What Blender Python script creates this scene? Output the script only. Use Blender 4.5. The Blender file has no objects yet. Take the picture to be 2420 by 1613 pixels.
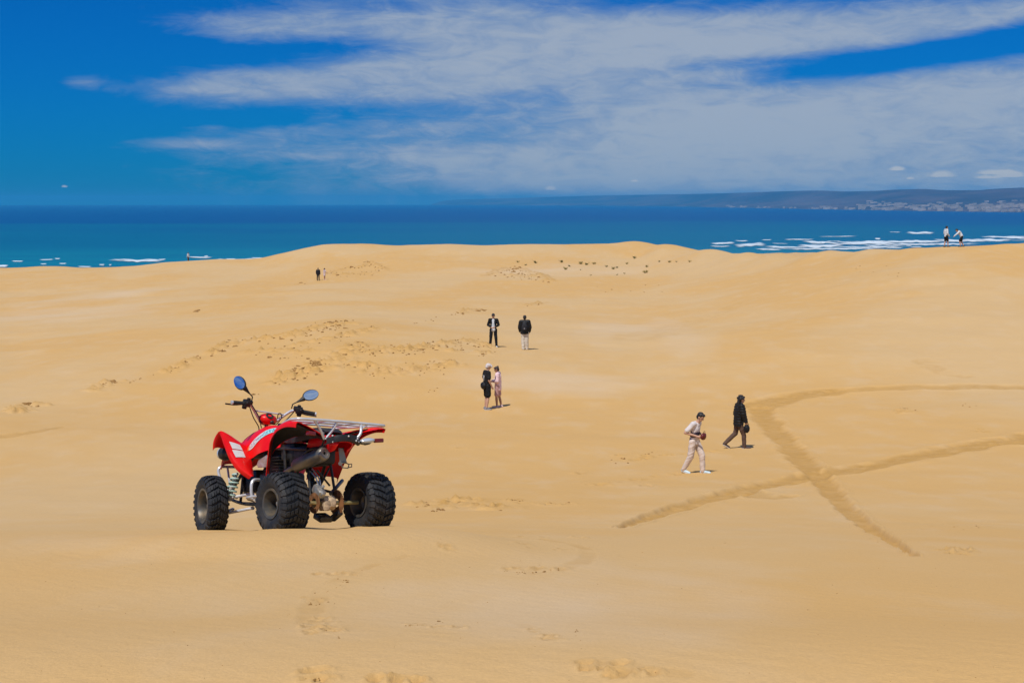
import bpy, bmesh, math, random
import numpy as np
from mathutils import Vector, Matrix, noise as mnoise

random.seed(7)
RNG = np.random.default_rng(11)
SC = bpy.context.scene
COL = SC.collection
R = math.radians

# ------------------------------------------------------------------ camera
F, CX, CY = 3361.0, 1210.0, 806.5          # focal length and centre in photograph pixels (2420 x 1613)
EYE = 478.0                                # row of the true eye level
PITCH = math.atan((CY - EYE) / F)
ZC = 50.0                                  # camera height above the sea (z = 0)
cam_d = bpy.data.cameras.new('camera')
cam_d.sensor_width = 36.0
cam_d.lens = 36.0 * F / 2420.0
cam_d.clip_start = 0.05
cam_d.clip_end = 90000.0
cam = bpy.data.objects.new('camera', cam_d)
COL.objects.link(cam)
cam.location = (0, 0, ZC)
cam.rotation_euler = (math.pi / 2 - PITCH, 0, 0)
SC.camera = cam
SC.render.resolution_x, SC.render.resolution_y = 1024, 682

# ------------------------------------------------------------------ sky, sun, exposure
SUN_EL = R(60)
SUN_AZ = R(210)        # compass direction the sun stands in, clockwise from +Y (behind the camera, a little left)
sun_dir = Vector((math.sin(SUN_AZ) * math.cos(SUN_EL), math.cos(SUN_AZ) * math.cos(SUN_EL), math.sin(SUN_EL)))
sd = bpy.data.lights.new('sun', 'SUN')
sd.energy = 4.1
sd.angle = R(0.53)
sd.color = (1.0, 0.955, 0.88)
sun = bpy.data.objects.new('sun', sd)
COL.objects.link(sun)
sun.rotation_euler = (-sun_dir).to_track_quat('-Z', 'Y').to_euler()

VS = SC.view_settings
VS.view_transform = 'Standard'
VS.look = 'None'
VS.exposure = 0.0
VS.gamma = 1.0
VS.use_curve_mapping = False
SC.cycles.use_denoising = True
SC.cycles.max_bounces = 6
SC.cycles.diffuse_bounces = 3
SC.cycles.glossy_bounces = 3
SC.cycles.volume_bounces = 0
SC.cycles.sample_clamp_indirect = 4.0


class NT:
    """small helper to write node trees"""
    def __init__(self, tree):
        self.t = tree

    def n(self, kind, **kw):
        nd = self.t.nodes.new(kind)
        for k, v in kw.items():
            setattr(nd, k, v)
        return nd

    def put(self, sock, v):
        if hasattr(v, 'is_output') or isinstance(v, bpy.types.NodeSocket):
            self.t.links.new(v, sock)
        else:
            sock.default_value = v

    def m(self, op, a, b=None, c=None, clamp=False):
        nd = self.n('ShaderNodeMath', operation=op, use_clamp=clamp)
        self.put(nd.inputs[0], a)
        if b is not None:
            self.put(nd.inputs[1], b)
        if c is not None:
            self.put(nd.inputs[2], c)
        return nd.outputs[0]

    def vm(self, op, a, b=None):
        nd = self.n('ShaderNodeVectorMath', operation=op)
        self.put(nd.inputs[0], a)
        if b is not None:
            self.put(nd.inputs[1], b)
        return nd.outputs[0]

    def noise(self, vec, scale, detail=4.0, rough=0.55, dist=0.0):
        nd = self.n('ShaderNodeTexNoise')
        self.put(nd.inputs['Vector'], vec)
        nd.inputs['Scale'].default_value = scale
        nd.inputs['Detail'].default_value = detail
        nd.inputs['Roughness'].default_value = rough
        nd.inputs['Distortion'].default_value = dist
        return nd.outputs[0]

    def ramp(self, fac, lo, hi, a=0.0, b=1.0, smooth=True):
        nd = self.n('ShaderNodeMapRange', interpolation_type='SMOOTHSTEP' if smooth else 'LINEAR')
        self.put(nd.inputs[0], fac)
        nd.inputs[1].default_value = lo
        nd.inputs[2].default_value = hi
        nd.inputs[3].default_value = a
        nd.inputs[4].default_value = b
        return nd.outputs[0]

    def mix(self, fac, a, b, blend='MIX'):
        nd = self.n('ShaderNodeMix', data_type='RGBA', blend_type=blend)
        self.put(nd.inputs[0], fac)
        for s, v in ((nd.inputs[6], a), (nd.inputs[7], b)):
            if isinstance(v, tuple) and len(v) == 3:
                v = (*v, 1.0)
            self.put(s, v)
        return nd.outputs[2]


def px_dir(px, py):
    cp, sp = math.cos(PITCH), math.sin(PITCH)
    a, b = (px - CX) / F, -(py - CY) / F
    return Vector((a, cp + sp * b, -sp + cp * b)).normalized()


world = bpy.data.worlds.new('World')
SC.world = world
world.use_nodes = True
wt = world.node_tree
wt.nodes.clear()
W = NT(wt)
wout = W.n('ShaderNodeOutputWorld')
wbg = W.n('ShaderNodeBackground')
wbg.inputs[1].default_value = 0.1
wt.links.new(wbg.outputs[0], wout.inputs[0])
tc = W.n('ShaderNodeTexCoord')
sepw = W.n('ShaderNodeSeparateXYZ')
wt.links.new(tc.outputs['Generated'], sepw.inputs[0])
zc = W.m('MAXIMUM', sepw.outputs[2], 0.004)
cmb = W.n('ShaderNodeCombineXYZ')
wt.links.new(sepw.outputs[0], cmb.inputs[0])
wt.links.new(sepw.outputs[1], cmb.inputs[1])
wt.links.new(zc, cmb.inputs[2])
dirn = W.vm('NORMALIZE', cmb.outputs[0])
sky = W.n('ShaderNodeTexSky', sky_type='NISHITA')
sky.sun_disc = False
sky.sun_elevation = SUN_EL
sky.sun_rotation = SUN_AZ
sky.altitude = 50
sky.air_density = 1.0
sky.dust_density = 0.2
sky.ozone_density = 3.0
wt.links.new(dirn, sky.inputs[0])
SKY_TINT = (0.003, 0.265, 0.73)
blue = W.mix(1.0, sky.outputs[0], SKY_TINT, 'MULTIPLY')
az = W.m('ARCTAN2', sepw.outputs[0], sepw.outputs[1])
el = W.m('ARCSINE', zc)
strv = W.vm('MULTIPLY', dirn, (1.0, 1.0, 4.6))
n1 = W.noise(strv, 6.0, 9.0, 0.60, 0.45)
n2 = W.noise(W.vm('MULTIPLY', dirn, (1.0, 1.0, 3.4)), 30.0, 8.0, 0.66, 0.6)
# cloud banks: centre (pixel), half sizes (pixels), tilt in degrees, weight
BANKS = [
    (1300, 80, 640, 85, -2, 1.15), (2050, 60, 620, 55, 4, 1.0), (620, 60, 190, 32, 3, 0.55),
    (520, 205, 260, 40, 2, 0.8), (960, 195, 330, 70, 3, 0.8), (1500, 250, 420, 90, 0, 0.8),
    (2000, 270, 600, 95, 5, 1.05), (1700, 375, 800, 70, 0, 0.62), (430, 340, 110, 11, 0, 0.42),
    (760, 310, 330, 22, 2, 0.62), (900, 365, 380, 24, 0, 0.45), (190, 192, 62, 22, 0, 0.62),
    (2700, 250, 700, 150, 3, 0.7), (1850, 440, 900, 60, 0, .80), (1150, 420, 480, 70, 0, .36), (500, 300, 40, 9, 0, .35),
    (2230, 118, 420, 28, 7, -1.15), (1750, 148, 190, 15, 4, -0.6), (640, 122, 330, 26, 2, -0.55),
    (-200, 180, 420, 260, 0, -0.5), (640, 200, 70, 12, 0, -0.28), (1300, 215, 120, 30, 6, -0.2),
]
cov = None
for (bx_, by_, sx_, sy_, ang_, amp_) in BANKS:
    d0 = px_dir(bx_, by_)
    a0, e0 = math.atan2(d0.x, d0.y), math.asin(d0.z)
    ca, sa = math.cos(R(ang_)), math.sin(R(ang_))
    du = W.m('SUBTRACT', az, a0)
    dv = W.m('SUBTRACT', el, e0)
    p_ = W.m('ADD', W.m('MULTIPLY', du, ca * F / sx_), W.m('MULTIPLY', dv, sa * F / sx_))
    q_ = W.m('ADD', W.m('MULTIPLY', du, -sa * F / sy_), W.m('MULTIPLY', dv, ca * F / sy_))
    r2 = W.m('ADD', W.m('POWER', W.m('ABSOLUTE', p_), 2.4), W.m('MULTIPLY', q_, q_))
    g_ = W.m('MULTIPLY', W.m('EXPONENT', W.m('MULTIPLY', r2, -1.0)), amp_)
    cov = g_ if cov is None else W.m('ADD', cov, g_)
# unseen cloud added away from the view, heaviest to the right for the mirror
high = W.m('MAXIMUM', W.ramp(el, 0.16, 0.4, 0.0, 0.42), W.m('MAXIMUM', W.ramp(az, 0.5, 1.0, 0.0, 1.0), W.ramp(W.m('MULTIPLY', az, -1.0), 0.5, 1.0, 0.0, 0.3)))
cov = W.m('ADD', cov, high)
nz = W.m('ADD', W.m('MULTIPLY', W.m('SUBTRACT', n1, 0.5), 1.6), W.m('MULTIPLY', W.m('SUBTRACT', n2, 0.5), 0.95))
mask = W.ramp(W.m('ADD', cov, nz), 0.10, 1.05)
mask = W.m('MULTIPLY', mask, 0.88)
cl_thin = (2.3, 3.25, 4.9, 1)
cl_thick = (3.8, 4.4, 5.2, 1)
ccol = W.mix(W.ramp(W.m('ADD', W.m('ADD', cov, nz), W.m('MULTIPLY', W.m('SUBTRACT', n2, .5), 1.6)), 0.5, 1.7), cl_thin, cl_thick)
# small sunlit heaps of cloud low over the far hills
puff = None
n3 = W.noise(dirn, 90.0, 6.0, 0.6, 0.3)
for (bx_, by_, sx_, sy_) in [(2222, 414, 40, 14), (2120, 400, 24, 9), (2150, 422, 12, 5), (2350, 408, 40, 9), (2395, 415, 34, 10), (1300, 446, 18, 9), (1500, 428, 14, 5), (152, 441, 9, 5), (2330, 420, 30, 6)]:
    d0 = px_dir(bx_, by_)
    a0, e0 = math.atan2(d0.x, d0.y), math.asin(d0.z)
    du = W.m('MULTIPLY', W.m('SUBTRACT', az, a0), F / sx_)
    dv = W.m('MULTIPLY', W.m('SUBTRACT', el, e0), F / sy_)
    dv = W.m('MULTIPLY', dv, W.ramp(dv, -.4, -.1, 2.6, 1.0))           # flat undersides
    g_ = W.m('EXPONENT', W.m('MULTIPLY', W.m('ADD', W.m('MULTIPLY', du, du), W.m('MULTIPLY', dv, dv)), -1.0))
    puff = g_ if puff is None else W.m('ADD', puff, g_)
pm = W.ramp(W.m('ADD', puff, W.m('MULTIPLY', W.m('SUBTRACT', n3, .5), .9)), .38, .95, 0, .8)
pcol = (5.2, 5.4, 5.5, 1)
wt.links.new(W.mix(pm, W.mix(mask, blue, ccol), pcol), wbg.inputs[0])
world.cycles.sampling_method = 'MANUAL'
world.cycles.sample_map_resolution = 512


# ------------------------------------------------------------------ generic helpers
def link(o, parent=None):
    COL.objects.link(o)
    if parent is not None:
        o.parent = parent
    return o


def empty(name, loc=(0, 0, 0), parent=None):
    o = bpy.data.objects.new(name, None)
    o.empty_display_size = 0.1
    o.location = loc
    return link(o, parent)


def tag(o, label=None, cat=None, group=None, kind=None):
    if label:
        o['label'] = label
    if cat:
        o['category'] = cat
    if group:
        o['group'] = group
    if kind:
        o['kind'] = kind
    return o


def mat(name, col, rough=0.6, metal=0.0, spec=0.5, coat=0.0, vary=0.0, vscale=8.0, bump=0.0, bscale=40.0, dust=None, dscale=5.0, damt=0.5):
    """principled material with mottled colour, fine relief and optional dust of a colour of its own"""
    m = bpy.data.materials.new(name)
    m.use_nodes = True
    t = NT(m.node_tree)
    b = m.node_tree.nodes['Principled BSDF']
    b.inputs['Roughness'].default_value = rough
    b.inputs['Metallic'].default_value = metal
    b.inputs['Specular IOR Level'].default_value = spec
    b.inputs['Coat Weight'].default_value = coat
    b.inputs['Coat Roughness'].default_value = 0.08
    co = t.n('ShaderNodeTexCoord').outputs['Object']
    c = (*col, 1.0)
    if vary > 0:
        f = t.noise(co, vscale, 5)
        c = t.mix(t.ramp(f, 0.3, 0.7), tuple(x * (1 - vary) for x in col), tuple(min(1, x * (1 + vary)) for x in col))
        t.put(b.inputs['Roughness'], t.ramp(f, 0.3, 0.7, max(0.03, rough - .1), min(1, rough + .1)))
    if dust:
        f2 = t.ramp(t.noise(co, dscale, 7, 0.65), 0.42, 0.7, 0.0, damt)
        c = t.mix(f2, c, dust)
    t.put(b.inputs['Base Color'], c)
    if bump > 0:
        bn = t.n('ShaderNodeBump')
        bn.inputs['Strength'].default_value = bump
        bn.inputs['Distance'].default_value = 0.01
        t.put(bn.inputs['Height'], t.noise(co, bscale, 4))
        m.node_tree.links.new(bn.outputs[0], b.inputs['Normal'])
    return m


class MB:
    """collects shapes; build() links them as ONE mesh object"""
    def __init__(self, xf=None):
        self.v, self.f, self.xf = [], [], xf

    def add(self, vs, fs):
        o = len(self.v)
        self.v += [tuple(p) for p in vs]
        self.f += [tuple(i + o for i in f) for f in fs]
        return self

    def box(self, c, s, rot=None, bev=0.0):
        c, hx, hy, hz = Vector(c), s[0] / 2, s[1] / 2, s[2] / 2
        M = rot if rot is not None else Matrix.Identity(3)
        if bev <= 0:
            vs = [c + M @ Vector((x * hx, y * hy, z * hz)) for x in (-1, 1) for y in (-1, 1) for z in (-1, 1)]
            return self.add(vs, [(0, 1, 3, 2), (4, 6, 7, 5), (0, 4, 5, 1), (2, 3, 7, 6), (0, 2, 6, 4), (1, 5, 7, 3)])
        bm = bmesh.new()
        bmesh.ops.create_cube(bm, size=1.0)
        bmesh.ops.scale(bm, vec=s, verts=bm.verts)
        bmesh.ops.bevel(bm, geom=list(bm.edges), offset=bev, segments=2, affect='EDGES', profile=0.5)
        bm.verts.index_update()
        self.add([c + M @ v.co for v in bm.verts], [[v.index for v in f.verts] for f in bm.faces])
        bm.free()
        return self

    def tube(self, pts, r, n=10, close=False, caps=True):
        P = [Vector(p) for p in pts]
        rs = r if isinstance(r, (list, tuple)) else [r] * len(P)
        N = len(P)
        T = []
        for i in range(N):
            if close:
                t = P[(i + 1) % N] - P[i - 1]
            else:
                t = P[min(i + 1, N - 1)] - P[max(i - 1, 0)]
            T.append(t.normalized())
        ref = Vector((0, 0, 1)) if abs(T[0].z) < .9 else Vector((1, 0, 0))
        nrm = T[0].cross(ref).normalized()
        vs, fs = [], []
        for i in range(N):
            nrm = (nrm - T[i] * nrm.dot(T[i])).normalized()
            bi = T[i].cross(nrm)
            for k in range(n):
                a = 2 * math.pi * k / n
                vs.append(P[i] + (nrm * math.cos(a) + bi * math.sin(a)) * rs[i])
        for i in range(N if close else N - 1):
            j = (i + 1) % N
            for k in range(n):
                k2 = (k + 1) % n
                fs.append((i * n + k, i * n + k2, j * n + k2, j * n + k))
        if caps and not close:
            fs.append(tuple(reversed(range(n))))
            fs.append(tuple(range((N - 1) * n, N * n)))
        return self.add(vs, fs)

    def lathe(self, prof, c, ax, n=40, close=False):
        """prof: (distance along axis, radius)"""
        c, ax = Vector(c), Vector(ax).normalized()
        ref = Vector((0, 0, 1)) if abs(ax.z) < .9 else Vector((1, 0, 0))
        u = ax.cross(ref).normalized()
        w = ax.cross(u)
        vs, fs = [], []
        m = len(prof)
        for k in range(n):
            a = 2 * math.pi * k / n
            d = u * math.cos(a) + w * math.sin(a)
            vs += [c + ax * t + d * rr for t, rr in prof]
        for k in range(n):
            k2 = (k + 1) % n
            for i in range(m if close else m - 1):
                j = (i + 1) % m
                fs.append((k * m + i, k * m + j, k2 * m + j, k2 * m + i))
        return self.add(vs, fs)

    def grid(self, rows, th=0.0):
        """sheet through rows of points; th > 0 gives it that thickness"""
        nr, nc = len(rows), len(rows[0])
        P = [[Vector(p) for p in r] for r in rows]
        vs = [p for r in P for p in r]
        fs = [(i * nc + j, i * nc + j + 1, (i + 1) * nc + j + 1, (i + 1) * nc + j) for i in range(nr - 1) for j in range(nc - 1)]
        if th == 0:
            return self.add(vs, fs)
        nrm = []
        for i in range(nr):
            for j in range(nc):
                a = P[min(i + 1, nr - 1)][j] - P[max(i - 1, 0)][j]
                b = P[i][min(j + 1, nc - 1)] - P[i][max(j - 1, 0)]
                q = a.cross(b)
                nrm.append(q.normalized() if q.length > 1e-9 else Vector((0, 0, 1)))
        o = len(vs)
        vs2 = vs + [v - n_ * th for v, n_ in zip(vs, nrm)]
        fs2 = fs + [tuple(reversed([i + o for i in f])) for f in fs]
        rim = [i for i in range(nc)] + [i * nc + nc - 1 for i in range(1, nr)] + [(nr - 1) * nc + j for j in range(nc - 2, -1, -1)] + [i * nc for i in range(nr - 2, 0, -1)]
        for a, b in zip(rim, rim[1:] + rim[:1]):
            fs2.append((b, a, a + o, b + o))
        return self.add(vs2, fs2)

    def ball(self, c, r, M=None, u=14, v=9):
        c = Vector(c)
        r = Vector(r) if not isinstance(r, (int, float)) else Vector((r, r, r))
        M = M or Matrix.Identity(3)
        vs = [c + M @ Vector((0, 0, r.z))]
        for i in range(1, v):
            t = math.pi * i / v
            for k in range(u):
                a = 2 * math.pi * k / u
                vs.append(c + M @ Vector((r.x * math.sin(t) * math.cos(a), r.y * math.sin(t) * math.sin(a), r.z * math.cos(t))))
        vs.append(c + M @ Vector((0, 0, -r.z)))
        fs = []
        for k in range(u):
            k2 = (k + 1) % u
            fs.append((0, 1 + k, 1 + k2))
            fs.append((len(vs) - 1, 1 + (v - 2) * u + k2, 1 + (v - 2) * u + k))
            for i in range(v - 2):
                a, b = 1 + i * u, 1 + (i + 1) * u
                fs.append((a + k, b + k, b + k2, a + k2))
        return self.add(vs, fs)

    def mesh(self, name, smooth=35):
        me = bpy.data.meshes.new(name)
        vs = [self.xf @ Vector(p) for p in self.v] if self.xf else self.v
        me.from_pydata([tuple(p) for p in vs], [], self.f)
        me.validate()
        if smooth:
            me.polygons.foreach_set('use_smooth', [True] * len(me.polygons))
            me.set_sharp_from_angle(angle=R(smooth))
        me.update()
        return me

    def build(self, name, m, parent=None, smooth=35):
        me = self.mesh(name, smooth)
        bm = bmesh.new()
        bm.from_mesh(me)
        bmesh.ops.recalc_face_normals(bm, faces=bm.faces)
        bm.to_mesh(me)
        bm.free()
        me.materials.append(m)
        return link(bpy.data.objects.new(name, me), parent)


def spline(pts, n=6):
    """Catmull-Rom through points"""
    P = [Vector(p) for p in pts]
    out = []
    for i in range(len(P) - 1):
        p0, p1, p2, p3 = P[max(i - 1, 0)], P[i], P[i + 1], P[min(i + 2, len(P) - 1)]
        for k in range(n):
            t = k / n
            out.append(0.5 * ((2 * p1) + (p2 - p0) * t + (2 * p0 - 5 * p1 + 4 * p2 - p3) * t * t + (3 * p1 - p0 - 3 * p2 + p3) * t ** 3))
    out.append(P[-1])
    return out


# ------------------------------------------------------------------ the dune: heights
def vnoise(x, y, seed=0):
    """smooth value noise, vectorised"""
    xi, yi = np.floor(x).astype(np.int64), np.floor(y).astype(np.int64)
    fx, fy = x - xi, y - yi
    fx, fy = fx * fx * (3 - 2 * fx), fy * fy * (3 - 2 * fy)

    def h(a, b):
        n = (a * 374761393 + b * 668265263 + seed * 974711) & 0x7fffffff
        n = ((n ^ (n >> 13)) * 1274126177) & 0x7fffffff
        return ((n ^ (n >> 16)) & 0xffff) / 65535.0
    return (h(xi, yi) * (1 - fx) + h(xi + 1, yi) * fx) * (1 - fy) + (h(xi, yi + 1) * (1 - fx) + h(xi + 1, yi + 1) * fx) * fy - 0.5


def fbm(x, y, oct=4, seed=0):
    s, a = 0.0, 1.0
    for o in range(oct):
        s = s + a * vnoise(x * 2 ** o, y * 2 ** o, seed + o * 17)
        a *= 0.5
    return s


def pchip(x, y, q):
    x, y = np.asarray(x, float), np.asarray(y, float)
    h = np.diff(x)
    d = np.diff(y) / h
    m = np.zeros_like(x)
    m[0], m[-1] = d[0], d[-1]
    for i in range(1, len(x) - 1):
        if d[i - 1] * d[i] > 0:
            w1, w2 = 2 * h[i] + h[i - 1], h[i] + 2 * h[i - 1]
            m[i] = (w1 + w2) / (w1 / d[i - 1] + w2 / d[i])
    i = np.clip(np.searchsorted(x, q) - 1, 0, len(x) - 2)
    t = (q - x[i]) / h[i]
    t = np.clip(t, 0, 1)
    return (y[i] * (1 + 2 * t) * (1 - t) ** 2 + m[i] * h[i] * t * (1 - t) ** 2 + y[i + 1] * t * t * (3 - 2 * t) + m[i + 1] * h[i] * t * t * (t - 1))


def drop(py, d):
    """height below the eye of a point seen on row py at distance d"""
    return d * math.tan(math.atan((py - CY) / F) + PITCH)


COLS = [-2400, -900, 0, 100, 200, 300, 400, 500, 600, 650, 720, 780, 850, 950, 1050, 1130, 1250, 1330, 1440, 1500, 1570, 1680, 1770, 1830, 1960, 2060, 2170, 2420, 3300, 4800]
SKYL = [640, 640, 636, 632, 635, 631, 620, 617, 615, 605, 589, 579, 578, 582, 578, 581, 578, 579, 578, 571, 579, 589, 597, 603, 595, 589, 583, 573, 560, 560]


def lerp_tab(px, tab):
    return float(np.interp(px, [t[0] for t in tab], [t[1] for t in tab]))


LND = np.linspace(math.log(0.8), math.log(3000.0), 1100)
tab = []
for px, sk in zip(COLS, SKYL):
    dc = lerp_tab(px, [(1500, 250), (1830, 165), (2100, 122), (2420, 112)])
    L = lambda *a: lerp_tab(px, a)
    pts = [(0.8, 1.52), (2.0, 1.54), (4.7, drop(1613, 4.7)), (8.0, drop(L((900, 1408), (1800, 1418)), 8)),
           (11.0, drop(L((300, 1290), (900, 1288), (1500, 1325), (2400, 1335)), 11)),
           (13.5, drop(L((300, 1256), (900, 1256), (1500, 1282), (2400, 1297)), 13.5)),
           (17.0, drop(L((300, 1250), (900, 1250), (1500, 1258), (2400, 1268)), 17)),
           (23.0, drop(L((300, 1222), (900, 1224), (1500, 1220), (2400, 1225)), 23)),
           (29.0, drop(L((300, 1170), (900, 1172), (1500, 1170), (2400, 1170)), 29)),
           (36.0, drop(L((0, 1105), (900, 1112), (1640, 1119), (2400, 1100)), 36)),
           (42.5, drop(L((0, 1035), (900, 1050), (1745, 1062), (2400, 1030)), 42.5)),
           (55.0, drop(L((0, 955), (700, 950), (1165, 966), (1745, 955), (2400, 920)), 55)),
           (72.0, drop(L((0, 868), (500, 830), (800, 798), (1166, 822), (1500, 830), (2000, 790), (2400, 760)), 72))]
    r = dc / 72.0
    for t, tb in ((0.3, [(0, 790), (800, 742), (1200, 752), (1600, 760), (2200, 700)]),
                  (0.6, [(0, 730), (800, 690), (1200, 690), (1600, 690), (2200, 640)]),
                  (0.8, [(0, 690), (757, 661), (1200, 648), (1600, 648), (1830, 645), (2200, 610)]),
                  (0.93, [(0, 652), (600, 634), (757, 612), (1200, 606), (1600, 612), (1830, 618), (2200, 592)])):
        d_ = 72.0 * r ** t
        py_ = lerp_tab(px, tb)
        pts.append((d_, drop(max(py_, sk + 3), d_)))
    hc = drop(sk, dc)
    pts += [(dc, hc), (dc * 1.18, hc * 1.18 + 1.2), (dc * 1.6, hc * 1.6 + 7.0)]
    shore = lerp_tab(px, [(0, 1000), (1000, 1100), (1650, 1400), (2000, 1450), (2420, 1450), (3000, 1500)])
    pts += [(max(500.0, dc * 2), max(31.0, hc * 2 + 11)), (shore * 0.72, 46.5), (shore * .93, 49.0), (shore, 50.15), (shore * 1.3, 54), (3000, 70)]
    tab.append(pchip([math.log(p[0]) for p in pts], [p[1] for p in pts], LND))
tab = np.array(tab)                                   # columns x distance
UC = np.array([(p - CX) / F for p in COLS])
UF = np.linspace(UC[0], UC[-1], 900)
TAB = np.array([pchip(UC, tab[:, j], UF) for j in range(len(LND))]).T      # UF x LND
k_ = np.array([1, 2, 3, 2, 1]) / 9.0                  # soften the seams of the tables a little along the bearing
TABs = TAB.copy()
for j_ in range(2, len(UF) - 2):
    TABs[j_] = sum(k_[i_] * TAB[j_ + i_ - 2] for i_ in range(5))
TAB = TABs

# the quad bike's stance (found from its wheels); the sand under it follows
Q_POS = Vector((-1.9264, 12.0284, 47.1562))
cy_, sy_ = math.cos(0.71381), math.sin(0.71381)
c1, s1 = math.cos(-0.18386), math.sin(-0.18386)
c2, s2 = math.cos(0.12541), math.sin(0.12541)
Q_ROT = Matrix(((cy_, -sy_, 0), (sy_, cy_, 0), (0, 0, 1))) @ Matrix(((1, 0, 0), (0, c1, -s1), (0, s1, c1))) @ Matrix(((c2, 0, s2), (0, 1, 0), (-s2, 0, c2)))
Q_N = Q_ROT @ Vector((0, 0, 1))


def height0(x, y):
    """smooth dune height for arrays x, y (y > 0)"""
    y = np.maximum(y, 0.8)
    u = np.clip((x / y - UF[0]) / (UF[1] - UF[0]), 0, len(UF) - 1.001)
    l = np.clip((np.log(y) - LND[0]) / (LND[1] - LND[0]), 0, len(LND) - 1.001)
    i, j = u.astype(int), l.astype(int)
    fu, fl = u - i, l - j
    h = (TAB[i, j] * (1 - fu) + TAB[i + 1, j] * fu) * (1 - fl) + (TAB[i, j + 1] * (1 - fu) + TAB[i + 1, j + 1] * fu) * fl
    z = ZC - h
    # rolling relief, growing with distance from the foot of the camera
    z = z + fbm(x / 9.0, y / 9.0, 3, 3) * np.clip((y - 16) / 60, 0, 1) * 0.28
    z = z + fbm(x / 2.2, y / 2.2, 3, 9) * np.clip((y - 3) / 20, 0.15, 1) * 0.05
    # the quad's standing place
    dx, dy = x - Q_POS.x, y - Q_POS.y
    zp = Q_POS.z + Q_N.z * 0.036 - (Q_N.x * dx + Q_N.y * dy) / Q_N.z
    d = np.sqrt(dx * dx + dy * dy)
    w = np.clip((2.3 - d) / 1.35, 0, 1)
    w = w * w * (3 - 2 * w)
    return z * (1 - w) + zp * w


def hz(x, y):
    return float(height0(np.array([float(x)]), np.array([float(y)]))[0])


def ground_at(px, py, dmin=2.5):
    """where the line of sight of a photograph pixel first meets the dune"""
    d = px_dir(px, py)
    y = np.exp(np.linspace(math.log(dmin), math.log(900), 4000))
    x = y * d.x / d.y
    z = ZC + y * d.z / d.y
    g = height0(x, y)
    k = np.argmax(g >= z)
    if g[k] < z[k]:
        k = int(np.argmin(np.where(y < 300, z - g, 1e9)))
        return Vector((x[k], y[k], g[k]))
    a, b = k - 1, k
    da, db = z[a] - g[a], g[b] - z[b]
    t = da / (da + db + 1e-9)
    yy = y[a] + (y[b] - y[a]) * t
    xx = yy * d.x / d.y
    return Vector((xx, yy, hz(xx, yy)))


# ------------------------------------------------------------------ tracks and scuffs in the sand
TRACKS = [  # pixel line, half width in metres at both ends, strength
    ([(1470, 1246), (1600, 1202), (1750, 1160), (1860, 1136), (1930, 1122), (2060, 1100), (2200, 1072), (2320, 1050), (2420, 1036), (2560, 1015)], 0.10, 0.85, 0.95),
    ([(1795, 962), (1815, 995), (1850, 1035), (1895, 1085), (1932, 1122), (1965, 1160), (2000, 1200), (2060, 1250), (2160, 1312)], 0.50, 0.05, 0.9),
    ([(1795, 960), (1830, 946), (1900, 932), (1980, 924)], 1.1, 0.7, 0.9),
    ([(1980, 924), (2080, 917), (2200, 914), (2320, 914), (2440, 916)], 0.5, 0.6, 0.7),
    ([(1760, 1165), (1820, 1176), (1870, 1170)], 0.6, 0.2, 0.6),
    ([(1500, 800), (1600, 770), (1700, 740), (1760, 712)], 2.0, 1.2, 0.22),
    ([(0, 1032), (70, 1022), (150, 1008)], 0.35, 0.1, 0.6),
    ([(2180, 850), (2220, 875), (2290, 890)], .5, .3, .35),
    ([(1180, 1266), (1290, 1275), (1370, 1290), (1392, 1310), (1350, 1338), (1260, 1352), (1190, 1362)], 0.05, 0.09, 0.34),
    ([(960, 1312), (880, 1335), (810, 1365), (760, 1405), (735, 1450), (760, 1490)], 0.04, 0.08, 0.30),
    ([(940, 1475), (1060, 1462), (1180, 1460), (1250, 1480), (1300, 1500)], 0.03, 0.04, 0.2),
    ([(1370, 1560), (1450, 1568), (1600, 1590)], 0.05, 0.06, 0.3),
    ([(820, 1575), (900, 1590), (1040, 1605)], 0.03, 0.05, 0.28),
]
PALE = [(1500, 780, 150, 30), (120, 745, 150, 22), (230, 700, 120, 14), (1280, 905, 260, 30), (1300, 640, 200, 14), (1380, 1440, 330, 70)]
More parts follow.
